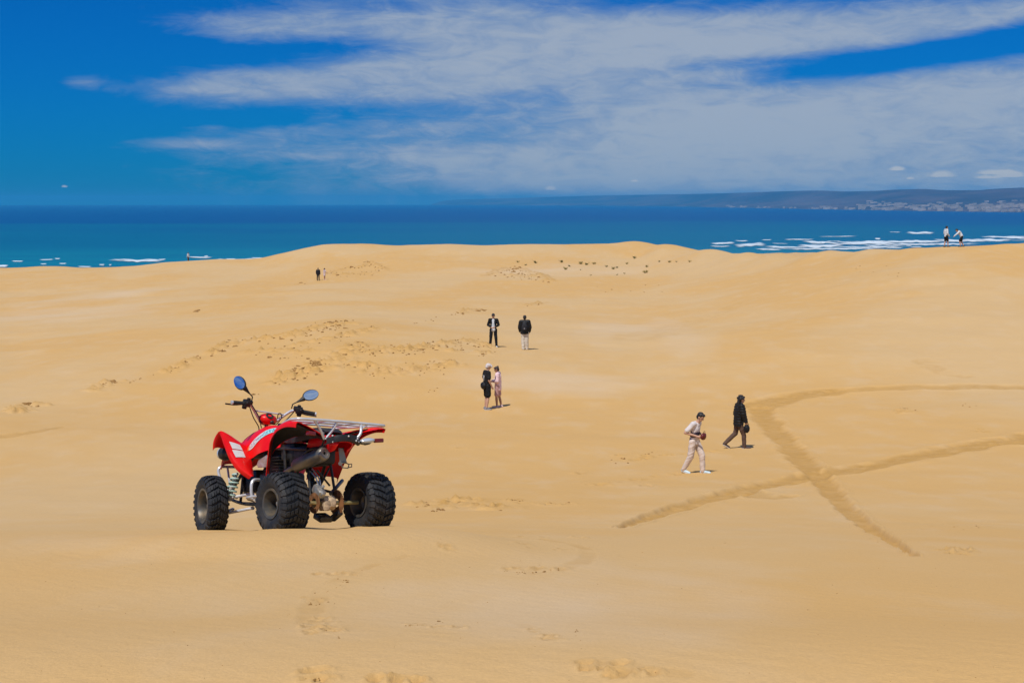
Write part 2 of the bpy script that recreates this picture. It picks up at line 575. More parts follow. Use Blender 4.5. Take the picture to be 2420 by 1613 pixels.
# scuffs and footprints: pixel, half size in metres
SCUFF = []
for (a, b, c, d, n_, s_) in [(735, 1362, 860, 1352, 9, .05), (715, 1405, 800, 1500, 14, .05), (730, 1478, 790, 1500, 8, .05), (1195, 1348, 1345, 1340, 12, .055),
                             (1230, 1265, 1395, 1300, 10, .06), (945, 1482, 1110, 1472, 8, .04), (1250, 1480, 1300, 1512, 7, .04), (740, 1580, 770, 1610, 5, .05),
                             (860, 1600, 1050, 1608, 8, .05), (1380, 1560, 1560, 1600, 12, .05), (2230, 1298, 2280, 1312, 10, .08), (2180, 1255, 2330, 1235, 4, .06),
                             (985, 1187, 1060, 1200, 9, .10), (1075, 1180, 1130, 1190, 8, .10), (1120, 1185, 1180, 1205, 9, .12), (1210, 1180, 1240, 1190, 4, .1), (1280, 1190, 1340, 1195, 5, .09),
                             (1040, 1285, 1070, 1300, 5, .04), (2120, 960, 2160, 975, 5, .12), (1450, 1075, 1540, 1090, 5, .12), (1525, 1150, 1545, 1145, 2, .1),
                             (2315, 1010, 2350, 1025, 3, .1), (1370, 1110, 1380, 1120, 2, .1), (1085, 1055, 1095, 1062, 2, .09)] + [(1600 - 26 * k, 1120 + 3 * k + 3 * (k % 2), 1602 - 26 * k, 1121 + 3 * k + 3 * (k % 2), 1, .10) for k in range(9)] + [(1700 - 22 * k, 1063 + 2 * k + 2 * (k % 2), 1702 - 22 * k, 1064 + 2 * k + 2 * (k % 2), 1, .11) for k in range(9)]:
    for _ in range(n_):
        y_ = random.uniform(min(b, d), max(b, d))
        SCUFF.append((random.uniform(min(a, c), max(a, c)), y_, s_ * random.uniform(.6, 1.4) * (.55 if y_ > 1320 else .75 if y_ > 1240 else 1)))


# bands of clods: pixel line, spread in rows, number, size in pixels, what they are near
BANDS = [
    ([(40, 975), (62, 958), (88, 957)], 5, 26, 7, 8), ([(225, 922), (250, 905), (272, 902)], 4, 26, 7, 9), ([(395, 882), (425, 866), (455, 850)], 4, 26, 6, 0), ([(300, 905), (360, 885)], 4, 8, 4, 0),
    ([(502, 834), (525, 822), (548, 806)], 6, 44, 7, 0), ([(470, 845), (505, 832)], 3, 9, 5, 0), ([(555, 812), (640, 798), (700, 785)], 8, 46, 5, 0), ([(690, 795), (760, 772), (830, 766)], 9, 110, 6, 10),
    ([(700, 815), (800, 795), (885, 778)], 9, 46, 5, 10), ([(600, 830), (720, 830)], 14, 20, 5, 0),
    ([(650, 905), (690, 880), (740, 858), (780, 855)], 9, 110, 7, 11), ([(690, 890), (760, 870)], 12, 46, 7, 11), ([(800, 868), (830, 862), (875, 864)], 6, 36, 7, 1), ([(800, 850), (820, 825), (860, 815)], 12, 50, 7, 1), ([(860, 830), (960, 825), (1010, 822)], 12, 90, 6, 1),
    ([(980, 822), (1050, 812), (1110, 805), (1155, 822)], 8, 100, 6, 12), ([(880, 880), (1000, 872), (1060, 860)], 14, 40, 5, 1), ([(1080, 830), (1160, 835)], 8, 26, 5, 12),
    ([(1088, 740), (1110, 733), (1145, 733)], 3, 34, 6, 2), ([(1245, 722), (1284, 716)], 3, 14, 5, 2), ([(970, 763), (1080, 742)], 4, 8, 4, 2),
    ([(775, 648), (810, 636), (860, 628), (868, 618), (890, 626), (915, 638)], 3, 60, 4, 3), ([(800, 650), (880, 645)], 5, 20, 4, 3),
    ([(1150, 652), (1180, 640), (1220, 634), (1260, 645), (1302, 664)], 5, 100, 5, 4), ([(1190, 650), (1290, 655)], 7, 50, 4, 4),
    ([(990, 1192), (1055, 1188)], 6, 24, 9, 5), ([(1075, 1183), (1125, 1183)], 5, 18, 9, 5), ([(1125, 1196), (1172, 1200)], 5, 26, 9, 5), ([(1035, 1206), (1048, 1208)], 3, 6, 9, 5), ([(1212, 1183), (1240, 1185)], 3, 8, 8, 5), ([(1290, 1192), (1340, 1188)], 3, 7, 7, 5),
    ([(1195, 1350), (1240, 1354), (1330, 1343)], 4, 22, 5, 6), ([(740, 1394), (830, 1372)], 12, 12, 4, 6), ([(720, 1415), (790, 1425)], 10, 10, 4, 6), ([(760, 1480), (800, 1500)], 10, 10, 4, 6), ([(960, 1478), (1050, 1470)], 5, 8, 4, 6), ([(740, 1595), (765, 1608)], 6, 6, 5, 6),
    ([(2235, 1305), (2285, 1308)], 4, 16, 6, 7), ([(2190, 1258), (2330, 1240)], 8, 6, 5, 7), ([(600, 935), (610, 930)], 3, 3, 7, 0), ([(1010, 930), (1035, 915)], 4, 4, 6, 1), ([(1440, 1092), (1560, 1070)], 10, 9, 6, 5), ([(2130, 964), (2160, 972)], 3, 8, 5, 7), ([(1360, 1470), (1370, 1512)], 6, 6, 4, 6),
    ([(2270, 955), (2300, 958)], 4, 5, 5, 7), ([(455, 738), (475, 734)], 2, 6, 5, 2), ([(700, 672), (716, 668)], 2, 4, 4, 3), ([(1340, 690), (1600, 670)], 16, 10, 3, 4), ([(1995, 632), (2140, 640)], 10, 8, 3, 4),
]


def seg_dist(X, Y, pts, w0, w1):
    """distance to a polyline measured in its own half widths"""
    best = np.full(X.shape, 1e9)
    L = [0.0]
    for a, b in zip(pts, pts[1:]):
        L.append(L[-1] + math.hypot(b[0] - a[0], b[1] - a[1]))
    for k, (a, b) in enumerate(zip(pts, pts[1:])):
        dx, dy = b[0] - a[0], b[1] - a[1]
        ll = dx * dx + dy * dy + 1e-9
        t = np.clip(((X - a[0]) * dx + (Y - a[1]) * dy) / ll, 0, 1)
        d = np.hypot(X - a[0] - t * dx, Y - a[1] - t * dy)
        s = (L[k] + t * (L[k + 1] - L[k])) / L[-1]
        best = np.minimum(best, d / (w0 + (w1 - w0) * s))
    return best


def make_terrain():
    nu = 780
    us = np.linspace(-0.62, 0.62, nu)
    ds = np.concatenate([np.exp(np.linspace(math.log(0.9), math.log(4.0), 40, endpoint=False)),
                         np.exp(np.linspace(math.log(4.0), math.log(16.0), 250, endpoint=False)), np.exp(np.linspace(math.log(16.0), math.log(40.0), 210, endpoint=False)),
                         np.exp(np.linspace(math.log(40.0), math.log(92.0), 390, endpoint=False)), np.exp(np.linspace(math.log(92.0), math.log(300.0), 230, endpoint=False)),
                         np.exp(np.linspace(math.log(300.0), math.log(2600.0), 60))])
    U, D = np.meshgrid(us, ds)
    X, Y = U * D, D
    Z = height0(X, Y)
    tone = np.zeros_like(X)
    for (px, w0, w1, st) in TRACKS:
        P = []
        fine = spline([(p[0], p[1], 0) for p in px], 4)
        for p in fine:
            g = ground_at(p.x, p.y)
            P.append((g.x, g.y))
        d = seg_dist(X, Y, P, w0, w1)
        d = d + fbm(X / (0.8 * max(w0, w1) + .1), Y / (0.8 * max(w0, w1) + .1), 3, 31) * 0.55
        m = np.clip((1.15 - d) * 1.9, 0, 1)
        m = m * m * (3 - 2 * m)
        if st < .4:      # broken, half blown over
            m = m * np.clip(fbm(X / .35, Y / .35, 3, 91) * 3 + .6, 0, 1)
        tone = np.maximum(tone, m * st)
        churn = fbm(X / 0.16, Y / 0.16, 2, 41) * 0.05 + fbm(X / .5, Y / .5, 2, 43) * .05
        Z = Z - m * st * 0.055 * min(1, max(w0, w1) * 2) + m * st * churn * min(1, max(w0, w1) * 1.2)
        berm = np.clip(1 - np.abs(d - 1.25) / .35, 0, 1)
        Z = Z + berm * 0.035 * st * min(1, max(w0, w1) * 2)
    for (wx, wy) in ((-.424, -.611), (.424, -.611), (-.41, .611), (.41, .611)):     # sand pushed up round the tyres
        wp = Q_POS + Q_ROT @ Vector((wx, wy, 0))
        i0, i1 = np.searchsorted(ds, [wp.y - 1, wp.y + 1])
        dq = np.hypot(X[i0:i1] - wp.x, Y[i0:i1] - wp.y) / .24 + fbm(X[i0:i1] / .2, Y[i0:i1] / .2, 2, 15) * .4
        Z[i0:i1] += .028 * np.exp(-dq ** 2)
    for (sx, sy, s) in SCUFF:
        g = ground_at(sx, sy)
        i0, i1 = np.searchsorted(ds, [g.y - 5 * s - .3, g.y + 5 * s + .3])
        Xs, Ys = X[i0:i1], Y[i0:i1]
        a = (sx * 7.3) % 3.1
        dx, dy = Xs - g.x, Ys - g.y
        p, q = dx * math.cos(a) + dy * math.sin(a), -dx * math.sin(a) + dy * math.cos(a)
        d = np.hypot(p / (s * 1.5), q / s) + fbm(Xs / s, Ys / s, 2, 5) * .5
        pit = np.clip(1 - d, 0, 1)
        rim = np.clip(1 - np.abs(d - 1.25) / .5, 0, 1)
        Z[i0:i1] += -pit * s * 0.55 + rim * s * 0.28
        tone[i0:i1] = np.maximum(tone[i0:i1], np.clip(1.6 - d, 0, 1) * .55)
    # low lumpy hummocks of crusted sand under the bands of clods
    for (line, spread, n_, size, zone) in BANDS:
        if n_ < 14 or zone in (6, 7):
            continue
        P = []
        for p in spline([(q[0], q[1], 0) for q in line], 3):
            g = ground_at(p.x, p.y)
            P.append((g.x, g.y))
        dist = sum(p[1] for p in P) / len(P)
        wid = max(.5, spread * dist / F * 3.0)
        i0, i1 = np.searchsorted(ds, [min(p[1] for p in P) - 3 * wid, max(p[1] for p in P) + 3 * wid])
        Xs, Ys = X[i0:i1], Y[i0:i1]
        dd = seg_dist(Xs, Ys, P, wid, wid) + fbm(Xs / wid, Ys / wid, 3, 61) * .8
        m = np.clip(1.3 - dd, 0, 1)
        sc_ = max(.22, size * dist / F * 1.6)
        lump = np.maximum(fbm(Xs / sc_, Ys / (sc_ * 1.3), 3, 67 + zone) + .08, 0)
        Z[i0:i1] += m * lump * sc_ * (.5 if zone == 5 else 1.7)
        tone[i0:i1] = np.maximum(tone[i0:i1], m * (.12 + np.clip(lump * 1.9, 0, .6)))
    pale = np.zeros_like(X)
    for (cx, cy, sx, sy) in PALE:
        g = ground_at(cx, cy)
        gx = ground_at(cx + sx, cy)
        ga, gb = ground_at(cx, cy - sy), ground_at(cx, cy + sy)
        rx, ry = abs(gx.x - g.x) + .3, abs(ga.y - gb.y) / 2 + .3
        d = np.hypot((X - g.x) / rx, (Y - g.y) / ry) + fbm(X / rx * 1.5, Y / ry * 1.5, 3, 77) * .9
        pale = np.maximum(pale, np.clip(1.15 - d, 0, 1))
    me = bpy.data.meshes.new('sand_dune')
    nr, nc = X.shape
    co = np.stack([X, Y, Z], -1).reshape(-1, 3).astype(np.float32)
    me.vertices.add(nr * nc)
    me.vertices.foreach_set('co', co.ravel())
    idx = np.arange(nr * nc).reshape(nr, nc)
    q = np.stack([idx[:-1, :-1], idx[:-1, 1:], idx[1:, 1:], idx[1:, :-1]], -1).reshape(-1, 4)
    me.loops.add(q.size)
    me.loops.foreach_set('vertex_index', q.ravel().astype(np.int32))
    me.polygons.add(len(q))
    me.polygons.foreach_set('loop_start', np.arange(0, q.size, 4, dtype=np.int32))
    me.polygons.foreach_set('loop_total', np.full(len(q), 4, dtype=np.int32))
    me.update(calc_edges=True)
    me.polygons.foreach_set('use_smooth', np.ones(len(q), dtype=bool))
    for nm, arr in (('track', tone), ('pale', pale)):
        a = me.attributes.new(nm, 'FLOAT', 'POINT')
        a.data.foreach_set('value', arr.ravel().astype(np.float32))
    return me


def sand_material():
    m = bpy.data.materials.new('sand')
    m.use_nodes = True
    t = NT(m.node_tree)
    b = m.node_tree.nodes['Principled BSDF']
    co = t.n('ShaderNodeTexCoord').outputs['Object']
    base, warm, light = (0.575, 0.385, 0.182), (0.580, 0.352, 0.130), (0.590, 0.418, 0.235)
    n_big = t.noise(t.vm('MULTIPLY', co, (0.06, 0.03, 0.02)), 1.0, 5, 0.55, .4)
    n_mid = t.noise(t.vm('MULTIPLY', co, (0.9, 0.4, 0.3)), 1.0, 6, 0.6)
    n_fine = t.noise(co, 60.0, 3, 0.6)
    c = t.mix(t.ramp(n_big, 0.40, 0.60), base, warm)
    c = t.mix(t.m('MULTIPLY', t.ramp(n_mid, 0.45, 0.75), 0.45), c, light)
    at = t.n('ShaderNodeAttribute', attribute_name='pale').outputs['Fac']
    c = t.mix(t.m('MULTIPLY', at, 0.42), c, (0.60, 0.47, 0.33))
    tr = t.n('ShaderNodeAttribute', attribute_name='track').outputs['Fac']
    trn = t.m('MULTIPLY', tr, t.ramp(t.noise(co, 2.5, 5, .65), 0.3, 0.7, 0.55, 1.0))
    c = t.mix(trn, c, (0.44, 0.245, 0.066))
    c = t.mix(t.m('MULTIPLY', t.ramp(n_fine, 0.35, 0.65, 0, 1), 0.14), c, (0.30, 0.2, 0.1))
    t.put(b.inputs['Base Color'], c)
    b.inputs['Roughness'].default_value = 0.95
    b.inputs['Specular IOR Level'].default_value = 0.15
    wv = t.n('ShaderNodeTexWave', wave_type='BANDS', bands_direction='DIAGONAL')
    t.put(wv.inputs['Vector'], co)
    wv.inputs['Scale'].default_value = 3.2
    wv.inputs['Distortion'].default_value = 7.0
    wv.inputs['Detail'].default_value = 3.0
    wv.inputs['Detail Scale'].default_value = 0.6
    hsum = t.m('ADD', t.m('MULTIPLY', wv.outputs[1], 0.04), t.m('ADD', t.m('MULTIPLY', t.noise(co, 9.0, 5, .6), 0.35), t.m('MULTIPLY', n_fine, 0.14)))
    bn = t.n('ShaderNodeBump')
    bn.inputs['Strength'].default_value = 0.8
    bn.inputs['Distance'].default_value = 0.03
    t.put(bn.inputs['Height'], hsum)
    m.node_tree.links.new(bn.outputs[0], b.inputs['Normal'])
    return m


M_SAND = sand_material()
dune_me = make_terrain()
dune_me.materials.append(M_SAND)
dune = link(bpy.data.objects.new('sand_dune', dune_me))
tag(dune, kind='structure')

# ------------------------------------------------------------------ the sea
def sea_material():
    m = bpy.data.materials.new('sea_water')
    m.use_nodes = True
    t = NT(m.node_tree)
    b = m.node_tree.nodes['Principled BSDF']
    co = t.n('ShaderNodeTexCoord').outputs['Object']
    sp = t.n('ShaderNodeSeparateXYZ')
    t.put(sp.inputs[0], co)
    dist = t.vm('LENGTH', co)
    ln = t.n('ShaderNodeVectorMath', operation='LENGTH')
    t.put(ln.inputs[0], co)
    dist = ln.outputs['Value']
    n1_ = t.noise(t.vm('MULTIPLY', co, (0.0006, 0.0022, 0)), 1.0, 5, .6, .3)
    n2_ = t.noise(t.vm('MULTIPLY', co, (0.004, 0.02, 0)), 1.0, 5, .62)
    deep, teal, shal = (0.0008, 0.062, 0.205), (0.0008, 0.122, 0.215), (0.006, 0.205, 0.265)
    k = t.m('ADD', t.ramp(dist, 1500, 5200, 1.0, 0.0), t.m('MULTIPLY', t.m('SUBTRACT', n1_, .5), 1.3))
    c = t.mix(t.ramp(k, 0.1, 0.9), deep, teal)
    k2 = t.m('ADD', t.ramp(dist, 1250, 2100, 1.0, 0.0), t.m('MULTIPLY', t.m('SUBTRACT', n2_, .5), .9))
    c = t.mix(t.m('MULTIPLY', t.ramp(k2, 0.35, 0.95), 0.55), c, shal)
    c = t.mix(t.m('MULTIPLY', t.ramp(n2_, .4, .7), .35), c, (0.001, 0.055, 0.17))
    t.put(b.inputs['Base Color'], c)
    b.inputs['Roughness'].default_value = 0.38
    b.inputs['IOR'].default_value = 1.33
    b.inputs['Specular IOR Level'].default_value = 0.18
    bn = t.n('ShaderNodeBump')
    bn.inputs['Strength'].default_value = 0.6
    bn.inputs['Distance'].default_value = 1.2
    t.put(bn.inputs['Height'], t.m('ADD', t.noise(t.vm('MULTIPLY', co, (0.02, 0.06, 0)), 1.0, 5, .6), t.m('MULTIPLY', t.noise(t.vm('MULTIPLY', co, (.2, .4, 0)), 1.0, 3), .3)))
    m.node_tree.links.new(bn.outputs[0], b.inputs['Normal'])
    return m


sea_b = MB()
rows_ = []
for d_ in (700, 1000, 1400, 2000, 3000, 5000, 9000, 16000, 28000):
    rows_.append([(d_ * math.sin(a_), d_ * math.cos(a_), 0.0) for a_ in np.linspace(R(-62), R(62), 63)])
sea_b.grid(rows_)
sea = tag(sea_b.build('sea', sea_material()), kind='structure')
if sea.data.polygons[0].normal.z < 0:
    sea.data.flip_normals()

# white water: ragged bands of foam lying on the sea
M_FOAM = mat('foam', (0.60, 0.68, 0.74), 0.85, vary=0.1, vscale=0.02)
_t = NT(M_FOAM.node_tree)
_fc = _t.n('ShaderNodeTexCoord').outputs['Object']
_fn = _t.noise(_t.vm('MULTIPLY', _fc, (0.035, 0.012, 0)), 1.0, 5, .62)
_fa = _t.ramp(_t.n('ShaderNodeAttribute', attribute_name='body').outputs['Fac'], 0.05, .62)
_t.put(M_FOAM.node_tree.nodes['Principled BSDF'].inputs['Alpha'], _t.m('MULTIPLY', _fa, _t.ramp(_fn, .30, .52, 0.30, 1.0)))
foam = MB()
FOAM_A = []


def sea_at(px, py):
    d = px_dir(px, py)
    k = -ZC / d.z
    return Vector((d.x * k, d.y * k, 0))


def foam_band(x0, y0, x1, y1, th, wob=0.35, step=3.0, tip=0.12):
    n = max(6, int(abs(x1 - x0) / step))
    top, bot = [], []
    s = random.random() * 50
    for i in range(n + 1):
        f = i / n
        px = x0 + (x1 - x0) * f
        py = y0 + (y1 - y0) * f
        taper = min(1.0, f / tip, (1 - f) / tip) ** 0.6 if 0 < f < 1 else 0.02
        w1 = 1.25 * th * taper * (0.5 + wob * mnoise.noise(Vector((f * n * .16, s, 0))))
        w2 = 1.25 * th * taper * (0.5 + wob * mnoise.noise(Vector((f * n * .23, s + 9, 0))))
        a, b = sea_at(px, py - max(.1, w1)), sea_at(px, py + max(.1, w2))
        a.z, b.z = 0.35, 0.25
        top.append(a)
        bot.append(b)
    mid = [(a + b) / 2 + Vector((0, 0, 0.7)) for a, b in zip(top, bot)]
    foam.grid([top, mid, bot])
    FOAM_A.extend([0.0] * len(top) + [min(1.0, i / n / .3, (1 - i / n) / .3) for i in range(n + 1)] + [0.0] * len(top))


for q in [(1676, 576, 1740, 575, 5), (1730, 580, 1815, 579, 8), (1800, 583, 1905, 586, 3), (1890, 571, 1990, 576, 4), (1880, 581, 2000, 582, 7), (1975, 576, 2130, 574, 7),
          (2080, 572, 2240, 571, 6), (2200, 570, 2410, 568, 6), (2138, 551, 2212, 550.5, 5), (2310, 560, 2440, 561, 4), (2370, 563, 2450, 563, 3), (1840, 590, 2110, 587, 4),
          (2050, 579, 2330, 577, 4), (2066, 565, 2082, 564.6, 3.4), (1780, 589, 1850, 592, 3), (1960, 585, 2160, 583, 3), (2100, 549, 2130, 549, 1.6), (1930, 560, 2030, 559, 1.4), (1850, 567, 1900, 566, 1.4),
          (250, 616, 395, 617, 6), (440, 609, 505, 609, 3.6), (505, 616, 628, 615, 7), (233, 627.5, 248, 627.3, 4.5), (257, 627, 264, 627, 3), (-20, 631, 22, 629, 4), (-160, 630, -60, 629, 5),
          (2440, 570, 2700, 566, 6), (2500, 556, 2640, 555, 4)]:
    foam_band(*q)
for _ in range(30):
    px_ = random.uniform(1650, 2420)
    py_ = random.uniform(566, 590)
    foam_band(px_, py_, px_ + random.uniform(10, 60), py_ + random.uniform(-1, 1), random.uniform(.8, 2.0), .5)
for _ in range(14):
    px_ = random.uniform(-40, 640)
    py_ = random.uniform(606, 632)
    foam_band(px_, py_, px_ + random.uniform(10, 40), py_ + random.uniform(-.6, .6), random.uniform(.6, 1.4), .5)
_fo = foam.build('surf_foam', M_FOAM, smooth=0)
_fo.data.attributes.new('body', 'FLOAT', 'POINT').data.foreach_set('value', FOAM_A)
tag(_fo, 'white foam of breaking waves off the beach', 'foam', kind='stuff')

# ------------------------------------------------------------------ the far coast
def hills_material():
    m = bpy.data.materials.new('far_hills')
    m.use_nodes = True
    t = NT(m.node_tree)
    b = m.node_tree.nodes['Principled BSDF']
    co = t.n('ShaderNodeTexCoord').outputs['Object']
    f = t.noise(t.vm('MULTIPLY', co, (.0011, .0006, .006)), 1.0, 6, .6)
    c = t.mix(t.ramp(f, .38, .68), (0.018, 0.026, 0.060), (0.095, 0.072, 0.095))  # blue of the distant haze is put into these hill colours
    t.put(b.inputs['Base Color'], c)
    b.inputs['Roughness'].default_value = 0.95
    return m


CX_T = [1020, 1045, 1075, 1200, 1400, 1500, 1560, 1700, 1850, 1930, 2000, 2060, 2110, 2180, 2240, 2300, 2360, 2440, 2600, 2900, 3300]
TOPS = [483, 475, 472, 468, 462, 460, 459, 456, 451, 449, 451, 450, 447, 445, 448, 448, 444, 441, 440, 436, 436]
BASE = [(1020, 484.4), (1400, 486), (1600, 488), (1750, 491), (2000, 495.5), (2200, 499), (2420, 502), (2900, 508), (3300, 512)]
hl = []
cols_h = np.arange(1020, 3300, 6.0)
tops_h = pchip(CX_T, TOPS, cols_h)
NROW = 16
for k in range(NROW + 1):
    f = k / NROW
    row = []
    for px, tp in zip(cols_h, tops_h):
        bp = lerp_tab(px, BASE)
        db = min(ZC * F / (bp - EYE), 26500.0)
        depth = 1500 + 0.16 * db
        dist = db + depth * min(f / .8, 1.0) + (2500 * (f - .8) / .2 if f > .8 else 0)
        dd = px_dir(px, EYE)
        x, y = dd.x / dd.y * dist, dist
        ztop = ZC + (EYE - tp) / F * (db + depth)
        g = min(f / .8, 1.0)
        prof = 0.10 * min(1, g * 6) + 0.18 * g + 0.72 * g ** 2.2
        z = ztop * prof * (1 if f <= .8 else (1 - (f - .8) * 2.5))
        z += (mnoise.fractal(Vector((x / 700, y / 900, 3)), 1.0, 2.0, 5) * 0.10 * ztop * math.sin(math.pi * min(g, .999)))
        if k == 0:
            z = -2
        row.append((x, y, z))
    hl.append(row)
hb = MB()
hb.grid(hl)
hills = tag(hb.build('far_hills', hills_material(), smooth=60), kind='structure')

M_TOWN = mat('far_town_walls', (0.36, 0.32, 0.31), 0.9, vary=.2, vscale=.01)
tw = MB()
for _ in range(240):
    px_ = random.choice((random.gauss(2290, 90), random.gauss(2370, 40), random.uniform(1700, 2420), random.gauss(2110, 60)))
    if not 1560 < px_ < 2560:
        continue
    bp = lerp_tab(px_, BASE)
    db = min(ZC * F / (bp - EYE), 26500.0)
    gg = abs(random.gauss(0, 0.22)) if px_ > 2020 else abs(random.gauss(0, .04))
    gg = min(gg, .5)
    dist = db + 60 + (1500 + .16 * db) * gg
    dd = px_dir(px_, EYE)
    x, y = dd.x / dd.y * dist, dist
    tp = float(np.interp(px_, CX_T, TOPS))
    ztop = ZC + (EYE - tp) / F * (db + 1500 + .16 * db)
    z = ztop * (0.10 * min(1, gg * 6) + 0.18 * gg + 0.72 * gg ** 2.2)
    w_, h_ = random.uniform(14, 50), random.uniform(5, 13)
    tw.box((x, y, z + h_ / 2 - 1), (w_, random.uniform(12, 24), h_ + 6), Matrix.Rotation(random.uniform(-.5, .5), 3, 'Z'))
tag(tw.build('far_town', M_TOWN, smooth=0), 'pale houses of a far town along the opposite shore', 'town', kind='stuff')

# the air over the bay
hz_m = bpy.data.materials.new('haze_air')
hz_m.use_nodes = True
hz_m.node_tree.nodes.clear()
ho = hz_m.node_tree.nodes.new('ShaderNodeOutputMaterial')
hv = hz_m.node_tree.nodes.new('ShaderNodeVolumePrincipled')
hv.inputs['Color'].default_value = (0.06, 0.50, 1.0, 1)
hv.inputs['Density'].default_value = 5.4e-5
hv.inputs['Anisotropy'].default_value = 0.0
hz_m.node_tree.links.new(hv.outputs[0], ho.inputs['Volume'])
HB = MB().box((0, 14000, 62), (72000, 34000, 244))
haze = tag(HB.build('haze', hz_m, smooth=0), 'thin blue haze over the bay', 'haze', kind='stuff')

# ------------------------------------------------------------------ the quad bike
M_RED = mat('red_plastic', (0.74, 0.002, 0.004), 0.38, spec=0.3, coat=0.10, vary=0.05, vscale=6, dust=(0.5, 0.2, 0.08), dscale=7, damt=0.05)
M_BLK = mat('black_plastic', (0.009, 0.009, 0.010), 0.55, vary=0.2, dust=(0.2, 0.14, 0.08), dscale=9, damt=0.10)
M_FRM = mat('black_frame_paint', (0.008, 0.008, 0.009), 0.42, vary=0.2, dust=(0.25, 0.17, 0.09), dscale=12, damt=0.14)
M_TYRE = mat('tyre_rubber', (0.014, 0.016, 0.020), 0.66, spec=0.4, vary=0.25, vscale=12, bump=0.25, bscale=90, dust=(0.10, 0.075, 0.05), dscale=6, damt=0.25)
M_RIM = mat('painted_steel_rim', (0.085, 0.083, 0.078), 0.40, metal=0.5, vary=0.25, dust=(0.28, 0.2, 0.11), dscale=10, damt=0.5)
M_SIL = mat('silver_paint', (0.62, 0.63, 0.65), 0.36, metal=0.35, vary=0.1, dust=(0.4, 0.3, 0.2), dscale=12, damt=0.25)
M_ALU = mat('cast_aluminium', (0.42, 0.41, 0.39), 0.5, metal=0.7, vary=0.2, vscale=20, bump=.2, bscale=120, dust=(0.36, 0.25, 0.14), dscale=14, damt=0.7)
M_MUF = mat('muffler_steel', (0.23, 0.22, 0.20), 0.45, metal=0.75, vary=0.25, dust=(0.28, 0.22, 0.15), dscale=9, damt=0.5)
M_RUST = mat('rusty_steel', (0.22, 0.095, 0.035), 0.8, metal=0.3, vary=0.45, vscale=25, bump=.4, bscale=90)
M_SAE = mat('sandy_hub_casting', (0.50, 0.37, 0.24), 0.7, metal=0.15, vary=0.25, vscale=25, bump=.3, bscale=90)
M_AXL = mat('brassy_axle', (0.46, 0.38, 0.17), 0.4, metal=0.6, vary=0.2)
M_SPR = mat('mint_spring_paint', (0.42, 0.60, 0.54), 0.45, vary=0.12)
M_SEAT = mat('seat_vinyl', (0.016, 0.017, 0.020), 0.5, bump=.3, bscale=160, vary=.2, dust=(0.2, .15, .09), damt=.15)
M_GRIP = mat('grip_rubber', (0.012, 0.012, 0.012), 0.7, bump=.6, bscale=220)
M_MIR = mat('mirror_glass', (0.9, 0.92, 0.95), 0.03, metal=1.0)
M_LENS = mat('clear_lens', (0.55, 0.6, 0.66), 0.12, spec=.7, metal=.35)
M_RLENS = mat('red_lens', (0.14, 0.004, 0.003), 0.2, spec=.7)
M_WHT = mat('white_reflector', (0.62, 0.64, 0.63), 0.4, vary=.05)


def sticker_material():
    m = bpy.data.materials.new('printed_sticker')
    m.use_nodes = True
    t = NT(m.node_tree)
    b = m.node_tree.nodes['Principled BSDF']
    uv = t.n('ShaderNodeUVMap').outputs[0]
    sp = t.n('ShaderNodeSeparateXYZ')
    t.put(sp.inputs[0], uv)
    bars = t.noise(t.vm('MULTIPLY', uv, (26.0, 3.2, 1.0)), 1.0, 2, .5)
    ink = t.m('MULTIPLY', t.ramp(bars, .47, .55), t.ramp(t.m('ABSOLUTE', t.m('SUBTRACT', sp.outputs[1], .5)), .30, .40, 1, 0))
    teal = t.mix(t.ramp(sp.outputs[0], .35, .8), (0.30, 0.26, 0.30), (0.01, 0.22, 0.30))
    c = t.mix(ink, t.mix(t.ramp(sp.outputs[0], .25, .65), (0.66, 0.60, 0.60), (0.33, 0.62, 0.66)), teal)
    c = t.mix(t.ramp(sp.outputs[0], .93, .97), c, (0.006, 0.06, 0.20))
    c = t.mix(t.ramp(sp.outputs[0], .10, .02), c, (0.75, 0.16, 0.03))
    t.put(b.inputs['Base Color'], c)
    b.inputs['Roughness'].default_value = 0.35
    return m


M_STK = sticker_material()
a_ = R(1.9)
XB = Matrix.Translation((0, 0, .45)) @ Matrix(((math.cos(a_), 0, math.sin(a_), 0), (0, 1, 0, 0), (-math.sin(a_), 0, math.cos(a_), 0), (0, 0, 0, 1))) @ Matrix.Translation((0, 0, -.45))

quad = empty('quad_bike')
quad.matrix_world = Matrix.Translation(Q_POS) @ Q_ROT.to_4x4()
tag(quad, 'red quad bike with silver rear rack and knobbly tyres parked on the sand', 'quad bike')


def S():
    return MB(XB)


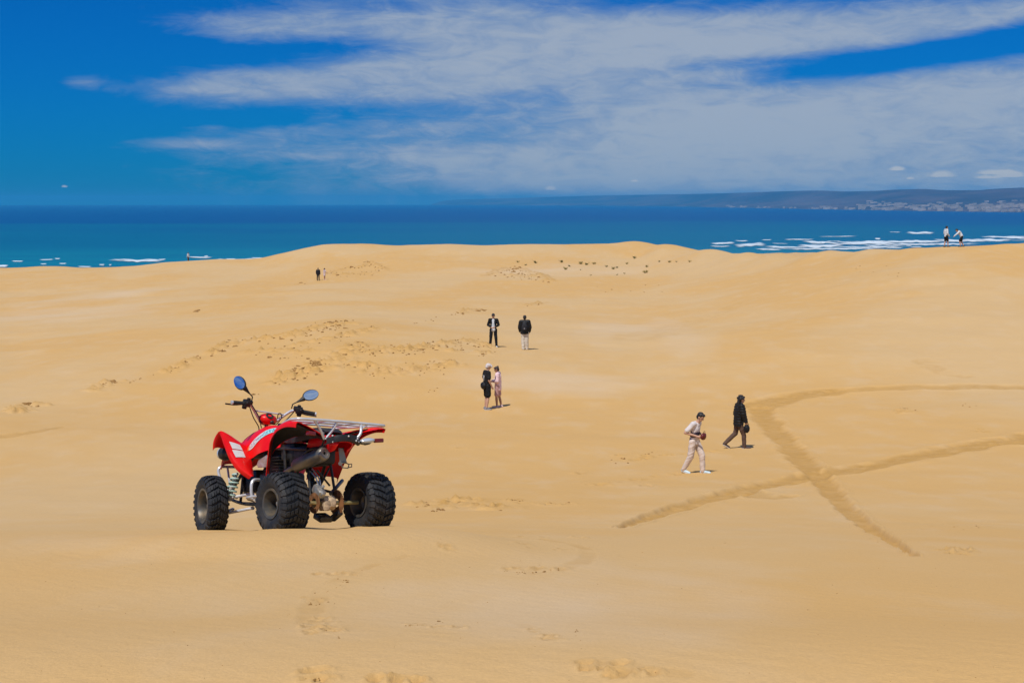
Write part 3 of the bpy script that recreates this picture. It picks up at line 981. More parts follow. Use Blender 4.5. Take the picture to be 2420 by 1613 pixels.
# ---- wheels
def wheel_meshes(w, r, rim_r, pitch, name):
    hw = w / 2
    rc = r - 0.017
    half = [(hw * .74, rim_r - .004), (hw * .80, rim_r + .012), (hw * .97, rim_r + (rc - rim_r) * .34), (hw * 1.0, rim_r + (rc - rim_r) * .58),
            (hw * .95, rim_r + (rc - rim_r) * .80), (hw * .82, rc - .009), (hw * .5, rc - .002), (0, rc)]
    prof = half + [(-t, q) for t, q in reversed(half[:-1])]
    inner = [(-hw * .70, rim_r + .004), (-hw * .85, rim_r + (rc - rim_r) * .5), (-hw * .6, rc - .02), (hw * .6, rc - .02), (hw * .85, rim_r + (rc - rim_r) * .5), (hw * .70, rim_r + .004)]
    ty = MB()
    ty.lathe(prof + inner, (0, 0, 0), (1, 0, 0), 56, close=True)
    ts, rs = [p[0] for p in reversed(half)][:5], [p[1] for p in reversed(half)][:5]

    def carc(t):
        return float(np.interp(abs(t), ts, rs))

    def block(t0, t1, th0, dth, slant, h, sgn):
        vs = []
        for lvl in (0, 1):
            sh = 0.0 if lvl == 0 else 0.09
            for (a, b) in ((0, 0), (1, 0), (1, 1), (0, 1)):
                fa = sh + a * (1 - 2 * sh)
                fb = sh + b * (1 - 2 * sh)
                t = t0 + (t1 - t0) * fa
                th = th0 + dth * (fb - .5) + slant * (t - t0)
                rr = carc(t) + (-.006 if lvl == 0 else h)
                tt = t * sgn
                if lvl and t > hw * .9:
                    tt = sgn * (t + h * .5)
                vs.append((tt, rr * math.cos(th), rr * math.sin(th)))
        ty.add(vs, [(0, 3, 2, 1), (4, 5, 6, 7), (0, 1, 5, 4), (1, 2, 6, 5), (2, 3, 7, 6), (3, 0, 4, 7)])
    for k in range(pitch):
        th = 2 * math.pi * k / pitch
        d = 2 * math.pi / pitch
        for sgn in (-1, 1):
            off = 0 if sgn < 0 else d * .5 * 0.35
            sl = d * 0.55 / (hw * .5)
            block(hw * .02, hw * .27, th + off, d * .66, sl, .017, sgn)
            block(hw * .30, hw * .52, th + off + sl * hw * .30 - d * .06, d * .62, sl, .016, sgn)
            block(hw * .55, hw * .77, th + off + sl * hw * .52 - d * .12, d * .64, sl * .8, .015, sgn)
            block(hw * .80, hw * 1.0, th + off + sl * hw * .72, d * .50, 0, .014, sgn)
    tyre = ty.mesh(name + '_tyre', 30)
    rm = MB()
    o = -1.0     # outer side is -x
    rm.lathe([(o * hw * .78, rim_r + .004), (o * hw * .84, rim_r + .016), (o * hw * .90, rim_r + .014), (o * hw * .88, rim_r - .004), (o * hw * .72, rim_r - .010), (o * hw * .45, rim_r - .018), (o * -hw * .05, rim_r - .020),
              (o * -hw * .22, rim_r - .026), (o * -hw * .26, .070), (o * -hw * .10, .055), (o * -hw * .02, .045), (o * -hw * .02, .004)], (0, 0, 0), (1, 0, 0), 56)
    rm.lathe([(-o * hw * .78, rim_r + .004), (-o * hw * .84, rim_r + .016), (-o * hw * .90, rim_r + .014), (-o * hw * .88, rim_r - .004), (-o * hw * .70, rim_r - .012), (-o * hw * .2, rim_r - .024), (-o * hw * .16, .09), (-o * hw * .12, .05), (-o * hw * .12, .004)], (0, 0, 0), (1, 0, 0), 56)
    rim = rm.mesh(name + '_rim', 40)
    hb_ = MB()
    hb_.lathe([(o * hw * .02, .034), (o * hw * .30, .032), (o * hw * .36, .024), (o * hw * .38, .003)], (0, 0, 0), (1, 0, 0), 20)
    for q in range(4):
        a = math.pi / 4 + q * math.pi / 2
        hb_.lathe([(o * hw * .0, .010), (o * hw * .16, .010), (o * hw * .18, .002)], (0, .055 * math.cos(a), .055 * math.sin(a)), (1, 0, 0), 6)
    hub = hb_.mesh(name + '_hub', 40)
    for me, mm in ((tyre, M_TYRE), (rim, M_RIM), (hub, M_ALU)):
        bm = bmesh.new()
        bm.from_mesh(me)
        bmesh.ops.recalc_face_normals(bm, faces=bm.faces)
        bm.to_mesh(me)
        bm.free()
        me.materials.append(mm)
    return tyre, rim, hub


WB, TR, TF = 1.222, .848, .82
rear = wheel_meshes(.255, .258, .110, 26, 'rear')
front = wheel_meshes(.178, .267, .139, 26, 'front')
for (x, y, z, ms, st) in ((-TR / 2, -WB / 2, .255, rear, 0), (TR / 2, -WB / 2, .255, rear, 0), (-TF / 2, WB / 2, .265, front, R(-11)), (TF / 2, WB / 2, .265, front, R(-11))):
    wh = empty('wheel', (x, y, z), quad)
    wh.rotation_euler = (random.uniform(0, 1), 0, st + (math.pi if x > 0 else 0))
    wh.rotation_mode = 'XYZ'
    for me, nm in zip(ms, ('tyre', 'rim', 'hub')):
        link(bpy.data.objects.new(nm, me), wh)


# ---- lofted shells
def surf(ctrl, nu, nv):
    """ctrl: rows of control points; returns smooth dense grid and an evaluator"""
    def ev(u, v):
        cols = [spline_at(r_, v) for r_ in ctrl]
        return spline_at(cols, u)
    return [[ev(i / nu, j / nv) for j in range(nv + 1)] for i in range(nu + 1)], ev


def spline_at(P, t):
    P = [Vector(p) for p in P]
    n = len(P) - 1
    x = min(max(t, 0), 1) * n
    i = min(int(x), n - 1)
    f = x - i
    p0, p1, p2, p3 = P[max(i - 1, 0)], P[i], P[i + 1], P[min(i + 2, n)]
    return 0.5 * ((2 * p1) + (p2 - p0) * f + (2 * p0 - 5 * p1 + 4 * p2 - p3) * f * f + (3 * p1 - p0 - 3 * p2 + p3) * f ** 3)


def patch(ev, u0, u1, v0, v1, off, nm, m, parent, n=10, skew=0.0):
    """thin sticker that follows a surface"""
    g = []
    for i in range(n + 1):
        row = []
        for j in range(5):
            u = u0 + (u1 - u0) * i / n
            v = v0 + (v1 - v0) * j / 4 + skew * (i / n)
            p = ev(u, v)
            du, dv = ev(min(u + .01, 1), v) - ev(max(u - .01, 0), v), ev(u, min(v + .01, 1)) - ev(u, max(v - .01, 0))
            nn = du.cross(dv).normalized()
            if nn.y > 0:
                nn = -nn
            row.append(p + nn * off)
        g.append(row)
    mb = S()
    mb.grid(g)
    o = mb.build(nm, m, parent, 60)
    uvl = o.data.uv_layers.new(name='UVMap')
    for lp in o.data.loops:
        i, j = divmod(lp.vertex_index, 5)
        uvl.data[lp.index].uv = (i / n, j / 4)
    return o


def sided(sx, pts):
    return [(p[0] * sx, p[1], p[2]) for p in pts]


# rear fenders
for sx in (-1, 1):
    ctrl = []
    for (I, O) in (((.300, -.150, .49), (.345, -.235, .485)), ((.312, -.195, .60), (.365, -.285, .60)), ((.315, -.24, .70), (.385, -.335, .70)), ((.25, -.30, .79), (.405, -.40, .795)),
                   ((.165, -.43, .84), (.425, -.52, .865)), ((.145, -.58, .825), (.435, -.66, .895)), ((.125, -.70, .795), (.435, -.77, .893)), ((.11, -.80, .765), (.425, -.83, .885))):
        I, O = Vector(I), Vector(O)
        if sx > 0 and I.z < .8:
            I = Vector((.15, -.12 - (I.z - .49) * .45, I.z))
        d = O - I
        up = Vector((0, .25, 1)).normalized()
        ctrl.append(sided(sx, [I + Vector((-.03, .02, -.02)), I, I + d * .35 + up * .012, I + d * .72 + up * .012, O, O + Vector((.006, .012, -.040))]))
    g, ev = surf(ctrl, 30, 14)
    mb = S()
    mb.grid(g, .006)
    fo = mb.build('rear_fender', M_RED, quad, 50)
    lin = []
    for i in range(25):
        row = []
        for j in range(9):
            u_, v_ = (.06 if sx < 0 else .40) + (.88 if sx < 0 else .54) * i / 24, .12 + .66 * j / 8
            p = ev(u_, v_)
            nn = (ev(u_ + .01, v_) - ev(u_ - .01, v_)).cross(ev(u_, v_ + .01) - ev(u_, v_ - .01)).normalized()
            if nn.dot(p - Vector((0, -.62, .35))) < 0:
                nn = -nn
            row.append(p - nn * .016)
        lin.append(row)
    mb = S()
    mb.grid(lin)
    mb.build('fender_shade', M_BLK, fo, 50)  # black sheet added below the fender to stand in for the shade there

# front fenders with leg shields
for sx in (-1, 1):
    ctrl = []
    for (I, O) in (((.185, .265, .505), (.245, .205, .495)), ((.180, .305, .595), (.325, .262, .565)), ((.178, .34, .675), (.375, .318, .665)), ((.180, .385, .745), (.402, .365, .775)),
                   ((.195, .445, .79), (.424, .420, .890)), ((.205, .51, .80), (.437, .460, .872)), ((.21, .58, .785), (.44, .495, .815)), ((.20, .66, .75), (.425, .525, .755))):
        I, O = Vector(I), Vector(O)
        d = O - I
        ctrl.append(sided(sx, [I, I + d * .33 + Vector((.0, -.012, .0)), I + d * .68 + Vector((0, -.014, .004)), O, O + Vector((.006, .03, -.022))]))
    g, ev = surf(ctrl, 34, 12)
    mb = S()
    mb.grid(g, .005)
    ff = mb.build('front_fender', M_RED, quad, 40)
    patch(ev, .275, .365, .26, .62, .004, 'reflector', M_WHT, ff, 5, 0.02)
    patch(ev, .378, .46, .28, .62, .004, 'reflector', M_WHT, ff, 5, 0.02)
    hb2 = S()
    hb2.ball((sx * .285, .60, .715), (.062, .085, .065), None, 18, 12)
    hl_o = hb2.build('headlight', M_BLK, quad)
    ln_ = S()
    ln_.ball((sx * .285, .665, .715), (.05, .03, .052), None, 16, 10)
    ln_.build('lens', M_LENS, hl_o)

# centre cover over the tank
bc = []
for (y, zt, a, b, c) in ((-.06, .900, (.070, .895), (.105, .83), (.125, .74)), (.08, .932, (.09, .922), (.145, .84), (.165, .72)), (.20, .950, (.10, .936), (.17, .83), (.186, .695)),
                         (.34, .935, (.10, .918), (.18, .80), (.192, .655)), (.50, .882, (.11, .868), (.19, .765), (.215, .70)), (.66, .805, (.12, .792), (.20, .735), (.245, .715)),
                         (.82, .730, (.12, .72), (.18, .688), (.20, .66)), (.94, .650, (.09, .645), (.13, .62), (.14, .59))):
    bc.append([(-c[0], y, c[1]), (-b[0], y, b[1]), (-a[0], y, a[1]), (0, y, zt), (a[0], y, a[1]), (b[0], y, b[1]), (c[0], y, c[1])])
g, evb = surf(bc, 40, 30)
mb = S()
mb.grid(g, -.006)
tank = mb.build('tank_cover', M_RED, quad, 50)


def strip(ev, A, B, w, off, nm, m, parent, n=14):
    """sticker along a line from A to B in surface coordinates"""
    gr = []
    for i in range(n + 1):
        f = i / n
        u, v = A[0] + (B[0] - A[0]) * f, A[1] + (B[1] - A[1]) * f
        ww = w * min(1, .35 + f * 3) * min(1, .3 + (1 - f) * 9)
        row = []
        for j in range(5):
            vv = v + ww * (j / 4 - .5)
            p = ev(u, vv)
            du, dv = ev(min(u + .01, 1), vv) - ev(max(u - .01, 0), vv), ev(u, min(vv + .01, 1)) - ev(u, max(vv - .01, 0))
            nn = du.cross(dv).normalized()
            if nn.dot(p - Vector((0, p.y, .6))) < 0:
                nn = -nn
            row.append(p + nn * off)
        gr.append(row)
    mb = S()
    mb.grid(gr)
    o = mb.build(nm, m, parent, 60)
    uvl = o.data.uv_layers.new(name='UVMap')
    for lp in o.data.loops:
        i, j = divmod(lp.vertex_index, 5)
        uvl.data[lp.index].uv = (i / n, j / 4)
    return o


strip(evb, (.455, .105), (.085, .29), .085, .004, 'sticker', M_STK, tank)
strip(evb, (.455, .895), (.085, .71), .085, .004, 'sticker', M_STK, tank)
strip(evb, (.66, .36), (.50, .40), .10, .004, 'sticker', M_STK, tank, 8)
strip(evb, (.66, .64), (.50, .60), .10, .004, 'sticker', M_STK, tank, 8)
fc = S()
fc.lathe([(0, .042), (.02, .042), (.026, .034), (.027, .003)], (0, .12, .938), (0, -.1, 1), 22)
fc.build('filler_cap', M_BLK, tank)

# seat
sc_ = []
for (y, w, zt, zb) in ((.05, .075, .895, .84), (-.08, .12, .872, .79), (-.25, .145, .862, .765), (-.42, .15, .868, .77), (-.55, .145, .88, .78), (-.64, .13, .872, .785), (-.70, .10, .84, .79)):
    sc_.append([(-w * .96, y, zb), (-w, y, zt - .035), (-w * .72, y, zt - .004), (0, y, zt), (w * .72, y, zt - .004), (w, y, zt - .035), (w * .96, y, zb)])
g, ev = surf(sc_, 28, 24)
mb = S()
mb.grid(g, .008)
mb.build('seat', M_SEAT, quad, 55)

# red tail under the seat, with the black tail bar in front of it
tl = []
for (y, w, zt, zb) in ((-.50, .12, .80, .70), (-.66, .115, .815, .69), (-.76, .11, .795, .675), (-.84, .10, .775, .665), (-.88, .07, .75, .68)):
    tl.append([(-w * .8, y + .06, zb), (-w, y, (zt + zb) / 2), (-w * .8, y, zt - .008), (0, y - .01, zt), (w * .8, y, zt - .008), (w, y, (zt + zb) / 2), (w * .8, y + .06, zb)])
g, ev = surf(tl, 18, 20)
mb = S()
mb.grid(g, .006)
mb.build('tail_cowl', M_RED, quad, 50)
mb = S()
barp = spline([(-.135, -.80, .752), (-.09, -.885, .772), (0, -.915, .782), (.08, -.905, .775), (.155, -.86, .758)], 5)
mb.grid([[p + Vector((0, .03, .022)) for p in barp], [p + Vector((0, -.006, .024)) for p in barp], [p + Vector((0, -.012, 0)) for p in barp], [p + Vector((0, -.004, -.030)) for p in barp], [p + Vector((0, .03, -.034)) for p in barp]], .008)
tb = mb.build('tail_bar', M_BLK, quad, 50)
for p in ((-.115, -.868, .792), (-.105, -.86, .742), (.10, -.912, .775), (.085, -.916, .757), (.12, -.90, .752), (0, -.931, .79)):
    mb = S()
    mb.ball(p, .008, None, 8, 6)
    mb.build('bolt', M_SIL, tb)
# tail lamp and turn lamp
mb = S()
mb.ball((.215, -.885, .765), (.075, .045, .024), Matrix.Rotation(R(-8), 3, 'Y'), 18, 10)
tlm = mb.build('tail_lamp', M_LENS, quad)
mb = S()
mb.grid([[(.13, -.90, .748), (.22, -.91, .735), (.285, -.87, .762)], [(.13, -.85, .742), (.22, -.85, .73), (.28, -.83, .757)]], .012)
mb.build('lamp_tray', M_BLK, tlm)
mb = S()
mb.box((.318, -.90, .772), (.075, .05, .034), Matrix.Rotation(R(-4), 3, 'Y'), .006)
mb.build('turn_lamp', M_RLENS, quad)
mb = S()
mb.box((-.318, -.86, .80), (.07, .05, .034), Matrix.Rotation(R(4), 3, 'Y'), .006)
mb.build('turn_lamp', M_RLENS, quad)
# number plate bracket hanging under the tail
mb = S()
mb.grid([[(.00, -.80, .70), (.035, -.80, .70)], [(.005, -.80, .60), (.075, -.79, .60)], [(.015, -.80, .575), (.085, -.79, .575)]], .004)
mb.tube([(-.01, -.803, .70), (.005, -.805, .58)], .004, 6)
mb.tube([(.01, -.805, .57), (.03, -.805, .54), (.085, -.80, .538), (.095, -.80, .57), (.05, -.803, .585), (.01, -.805, .57)], .006, 6)
mb.tube([(.09, -.80, .57), (.125, -.795, .575), (.125, -.795, .55), (.095, -.80, .545)], .005, 6)
mb.lathe([(0, .016), (.006, .016), (.006, .004)], (.0, -.808, .572), (0, -1, 0), 12)
mb.build('plate_bracket', M_MUF, quad)

# rack
mb = S()
tr_ = .0115
loop = spline([(-.22, -.26, .895), (-.28, -.36, .915), (-.40, -.66, .918), (-.415, -.765, .918), (-.36, -.825, .918), (0, -.865, .912), (.36, -.865, .905), (.42, -.80, .905), (.41, -.66, .91), (.30, -.36, .912), (.22, -.26, .895)], 6)
mb.tube(loop, tr_, 10)
mb.tube([(-.385, -.61, .917), (0, -.64, .916), (.39, -.62, .909)], .009, 8)
mb.tube([(-.30, -.42, .916), (0, -.44, .916), (.32, -.42, .912)], .009, 8)
mb.tube([(-.14, -.845, .915), (-.15, -.43, .916)], .008, 8)
mb.tube([(.14, -.865, .910), (.15, -.43, .914)], .008, 8)
mb.tube(spline([(-.07, -.855, .913), (-.078, -.845, .875), (-.10, -.82, .825), (-.135, -.79, .768)], 4), tr_, 9)
mb.tube(spline([(-.275, -.835, .917), (-.21, -.82, .85), (-.145, -.79, .768)], 4), tr_, 9)
mb.tube(spline([(.16, -.868, .909), (.158, -.875, .86), (.145, -.885, .82), (.11, -.875, .775)], 4), tr_, 9)
mb.tube(spline([(.24, -.868, .907), (.18, -.87, .875), (.158, -.875, .85)], 4), .008, 8)
mb.tube([(-.25, -.30, .90), (-.23, -.30, .80)], .009, 8)
mb.tube([(.25, -.30, .90), (.23, -.30, .80)], .009, 8)
mb.build('luggage_rack', M_SIL, quad, 60)

# silencer and pipe
mb = S()
A, B_ = Vector((-.125, -.775, .655)), Vector((-.15, -.36, .565))
ax = (A - B_).normalized()
L_ = (A - B_).length
mb.lathe([(-.03, .025), (0, .046), (.03, .056), (L_ * .55, .060), (L_ - .035, .060), (L_ - .012, .056), (L_, .046), (L_, .030), (L_ - .006, .029), (L_ - .006, .014), (L_ - .05, .013), (L_ - .05, .001)], B_, ax, 28)
mf = mb.build('silencer', M_MUF, quad, 40)
mb = S()
mb.tube(spline([(-.152, -.345, .56), (-.16, -.22, .52), (-.12, -.05, .47), (-.07, .15, .44), (-.03, .26, .52)], 5), .020, 10)
mb.build('pipe', M_MUF, mf)
mb = S()
mb.tube([(-.128, -.73, .71), (-.13, -.76, .765)], .008, 6)
mb.box((-.128, -.74, .712), (.03, .05, .012))
mb.build('hanger', M_FRM, mf)

# engine, air box, chassis
mb = S()
mb.box((0, .10, .40), (.26, .36, .26), None, .03)
mb.box((0, .12, .60), (.16, .22, .18), None, .02)
for k in range(6):
    mb.box((0, .12, .53 + k * .026), (.21, .25, .008))
mb.lathe([(-.16, .02), (-.16, .085), (-.145, .10), (.145, .10), (.16, .085), (.16, .02)], (0, .02, .37), (1, 0, 0), 28)
mb.build('engine', M_FRM, quad)
mb = S()
mb.box((0, -.38, .66), (.19, .46, .17), None, .03)
mb.box((0, -.14, .70), (.20, .22, .14), None, .02)
mb.box((0, .35, .72), (.26, .30, .10), None, .02)
mb.build('air_box', M_BLK, quad)
mb = S()
for sx in (-1, 1):
    mb.tube(spline([(sx * .10, .86, .33), (sx * .13, .50, .27), (sx * .14, .0, .26), (sx * .13, -.22, .30), (sx * .12, -.45, .66), (sx * .10, -.72, .70)], 5), .015, 8)
    mb.tube(spline([(sx * .10, .84, .36), (sx * .10, .60, .56), (sx * .10, .30, .74), (sx * .11, -.05, .73), (sx * .12, -.50, .70)], 5), .015, 8)
    mb.tube([(sx * .11, .62, .28), (sx * .10, .60, .56)], .013, 8)
    mb.tube([(sx * .13, -.20, .30), (sx * .115, -.12, .72)], .013, 8)
mb.tube([(-.12, -.45, .66), (.12, -.45, .66)], .012, 8)
mb.tube([(-.14, .0, .26), (.14, .0, .26)], .012, 8)
mb.tube([(-.12, .62, .28), (.12, .62, .28)], .012, 8)
mb.box((0, .52, .47), (.18, .24, .20), None, .02)
mb.build('chassis', M_FRM, quad)
for sx in (-1, 1):
    mb = S()
    mb.grid([[(sx * .16, .24, .64), (sx * .17, .08, .68)], [(sx * .185, .22, .60), (sx * .19, .04, .63)], [(sx * .185, .20, .575), (sx * .185, .06, .575)]], .02)
    mb.build('overflow_tank', M_ALU, quad, 60)
    mb = S()     # heel guard and foot peg
    mb.tube(spline([(sx * .17, .20, .47), (sx * .25, .16, .46), (sx * .27, .155, .40), (sx * .25, .15, .30), (sx * .16, .10, .27)], 5), .014, 8)
    mb.tube(spline([(sx * .16, -.14, .30), (sx * .30, -.16, .31), (sx * .33, -.10, .32), (sx * .33, .12, .31), (sx * .25, .15, .30)], 5), .011, 8)
    mb.box((sx * .27, .0, .305), (.10, .07, .02), None, .006)
    mb.build('foot_rest', M_SIL if sx < 0 else M_FRM, quad)

# rear axle with swing arm
mb = MB()
mb.tube([(-.30, -WB / 2, .255), (.31, -WB / 2, .255)], .017, 12)
axle = mb.build('rear_axle', M_AXL, quad)
mb = MB()
mb.lathe([(-.055, .03), (-.055, .058), (.055, .062), (.06, .03)], (.0, -WB / 2, .255), (1, 0, 0), 22)
mb.box((-.035, -WB / 2 - .02, .235), (.055, .10, .09), None, .012)
mb.box((-.035, -WB / 2 - .062, .225), (.05, .02, .014))
mb.box((-.035, -WB / 2 - .062, .250), (.05, .02, .014))
mb.box((.02, -WB / 2 - .05, .255), (.06, .05, .075), None, .015)
mb.build('hub_carrier', M_SAE, axle)
mb = MB()
mb.lathe([(0, .035), (0, .102), (.005, .102), (.005, .035)], (.095, -WB / 2, .255), (1, 0, 0), 40, close=True)
for k in range(36):
    a = 2 * math.pi * k / 36
    mb.box((.0975, -WB / 2 + .105 * math.cos(a), .255 + .105 * math.sin(a)), (.006, .008, .008), Matrix.Rotation(a, 3, 'X'))
mb.build('sprocket', M_RUST, axle)
mb = MB()
mb.lathe([(0, .04), (0, .085), (.004, .085), (.004, .04)], (-.125, -WB / 2, .255), (1, 0, 0), 36, close=True)
mb.build('brake_disc', M_RUST, axle)
mb = MB()
M_c = Matrix.Rotation(R(38), 3, 'X')
mb.box((-.085, -WB / 2 - .015, .35), (.075, .125, .075), M_c, .018)
mb.box((-.085, -WB / 2 - .075, .325), (.04, .03, .03), M_c, .008)
mb.lathe([(0, .013), (.014, .013), (.016, .003)], (-.07, -WB / 2 - .05, .385), (0, -1, .6), 10)
cal = mb.build('brake_caliper', M_ALU, axle)
mb = MB()
mb.tube(spline([(-.08, -WB / 2, .40), (-.09, -WB / 2 + .03, .47), (-.06, -.42, .54)], 4), .006, 6)
mb.tube(spline([(-.06, -WB / 2, .40), (-.055, -WB / 2 + .03, .46), (-.02, -.42, .55)], 4), .006, 6)
mb.build('brake_hose', M_SIL, cal)
mb = MB()
mb.box((-.02, -.42, .245), (.07, .36, .06), None, .015)
mb.box((.06, -.42, .25), (.035, .36, .05), None, .01)
mb.tube([(.10, -WB / 2 + .05, .34), (.10, -.20, .40)], .012, 8)
mb.tube([(-.14, -.30, .24), (-.10, -WB / 2 + .05, .255)], .022, 10)
mb.tube([(.14, -.30, .24), (.10, -WB / 2 + .05, .255)], .022, 10)
mb.tube([(.04, -WB / 2, .33), (.36, -.30, .45)], .016, 8)
mb.box((-.02, -.58, .135), (.12, .12, .05), Matrix.Rotation(R(20), 3, 'X'), .01)
mb.box((.10, -.60, .15), (.05, .14, .05), Matrix.Rotation(R(-25), 3, 'X'), .01)
mb.build('swing_arm', M_FRM, quad)


def coil(c0, c1, r, wire, turns, m, nm, parent, mk=MB):
    c0, c1 = Vector(c0), Vector(c1)
    ax_ = (c1 - c0)
    u = ax_.cross(Vector((1, 0, 0))).normalized()
    w = ax_.normalized().cross(u)
    pts = []
    n = int(turns * 14)
    for i in range(n + 1):
        f = i / n
        a = 2 * math.pi * turns * f
        rr = r * (.72 + .28 * min(1, f * 1.6))
        pts.append(c0 + ax_ * f + (u * math.cos(a) + w * math.sin(a)) * rr)
    b = mk()
    b.tube(pts, wire, 7)
    return b.build(nm, m, parent, 60)


mb = MB()
mb.tube([(.0, -.30, .64), (.0, -.47, .30)], .018, 10)
sh = mb.build('rear_shock', M_FRM, quad)
coil((.0, -.32, .60), (.0, -.46, .33), .038, .008, 6, M_FRM, 'spring', sh)
mb = MB()
mb.tube([(-.02, -.50, .53), (.09, -.52, .40)], .009, 7)
mb.tube([(.10, -.50, .55), (-.01, -.52, .39)], .009, 7)
mb.tube([(-.10, -.45, .56), (.13, -.45, .58)], .010, 7)
mb.tube([(.13, -.46, .62), (.12, -.55, .34)], .012, 7)
mb.tube([(-.09, -.46, .60), (-.12, -.55, .32)], .012, 7)
mb.build('sub_frame', M_FRM, quad)

# front suspension, bumper
for sx in (-1, 1):
    mb = MB()
    top, bot = Vector((sx * .205, .52, .55)), Vector((sx * .285, .535, .305))
    mb.tube([top, top.lerp(bot, .45)], .013, 9)
    mb.tube([top.lerp(bot, .4), bot], .021, 10)
    mb.tube([top.lerp(bot, .46) + Vector((sx * .03, -.03, -.01)), top.lerp(bot, .62) + Vector((sx * .03, -.03, 0))], .014, 8)
    sk_ = mb.build('front_shock', M_ALU, quad)
    coil(top.lerp(bot, .06), top.lerp(bot, .88), .043, .0085, 5.5, M_SPR, 'spring', sk_)
    mb = MB()
    mb.tube([(sx * .12, .42, .36), (sx * .29, .55, .325), (sx * .345, .60, .33)], .013, 9)
    mb.tube([(sx * .12, .72, .36), (sx * .29, .60, .325)], .012, 9)
    mb.build('upper_arm', M_SIL, quad)
    mb = MB()
    mb.tube([(sx * .12, .40, .235), (sx * .345, .585, .185)], .013, 9)
    mb.tube([(sx * .12, .74, .235), (sx * .345, .615, .185)], .013, 9)
    mb.grid([[(sx * .20, .48, .212), (sx * .20, .68, .212)], [(sx * .33, .585, .184), (sx * .33, .62, .184)]], .006)
    mb.lathe([(-.02, .016), (.02, .016), (.02, .004)], (sx * .12, .40, .235), (.4, 1, 0), 10)
    mb.build('lower_arm', M_SIL, quad)
    mb = MB()
    mb.box((sx * .345, .60, .255), (.05, .07, .17), Matrix.Rotation(R(-11), 3, 'Z'), .012)
    mb.lathe([(-.012, .05), (-.012, .075), (.012, .075), (.012, .05)], (sx * .362, .60, .262), (1, 0, 0), 24, close=True)
    mb.build('steering_knuckle', M_FRM, quad)
mb = MB()
mb.tube([(0, .60, .40), (-.33, .55, .29)], .007, 8)
mb.tube([(0, .60, .40), (.33, .55, .29)], .007, 8)
mb.build('tie_rod', M_ALU, quad)
mb = S()
mb.tube(spline([(-.09, .72, .33), (-.13, .86, .42), (-.165, .93, .55), (-.15, .935, .61), (-.06, .94, .618), (.06, .94, .618), (.15, .935, .61), (.165, .93, .55), (.13, .86, .42), (.09, .72, .33)], 5), .0135, 10)
mb.tube([(-.075, .94, .617), (-.08, .86, .40)], .010, 8)
mb.tube([(.075, .94, .617), (.08, .86, .40)], .010, 8)
mb.build('front_bumper', M_SIL, quad)

# steering
SR = Matrix.Translation((0, .37, .998)) @ Matrix.Rotation(R(24), 4, 'X') @ Matrix.Rotation(R(-12), 4, 'Z')


def T():
    return MB(XB @ SR)


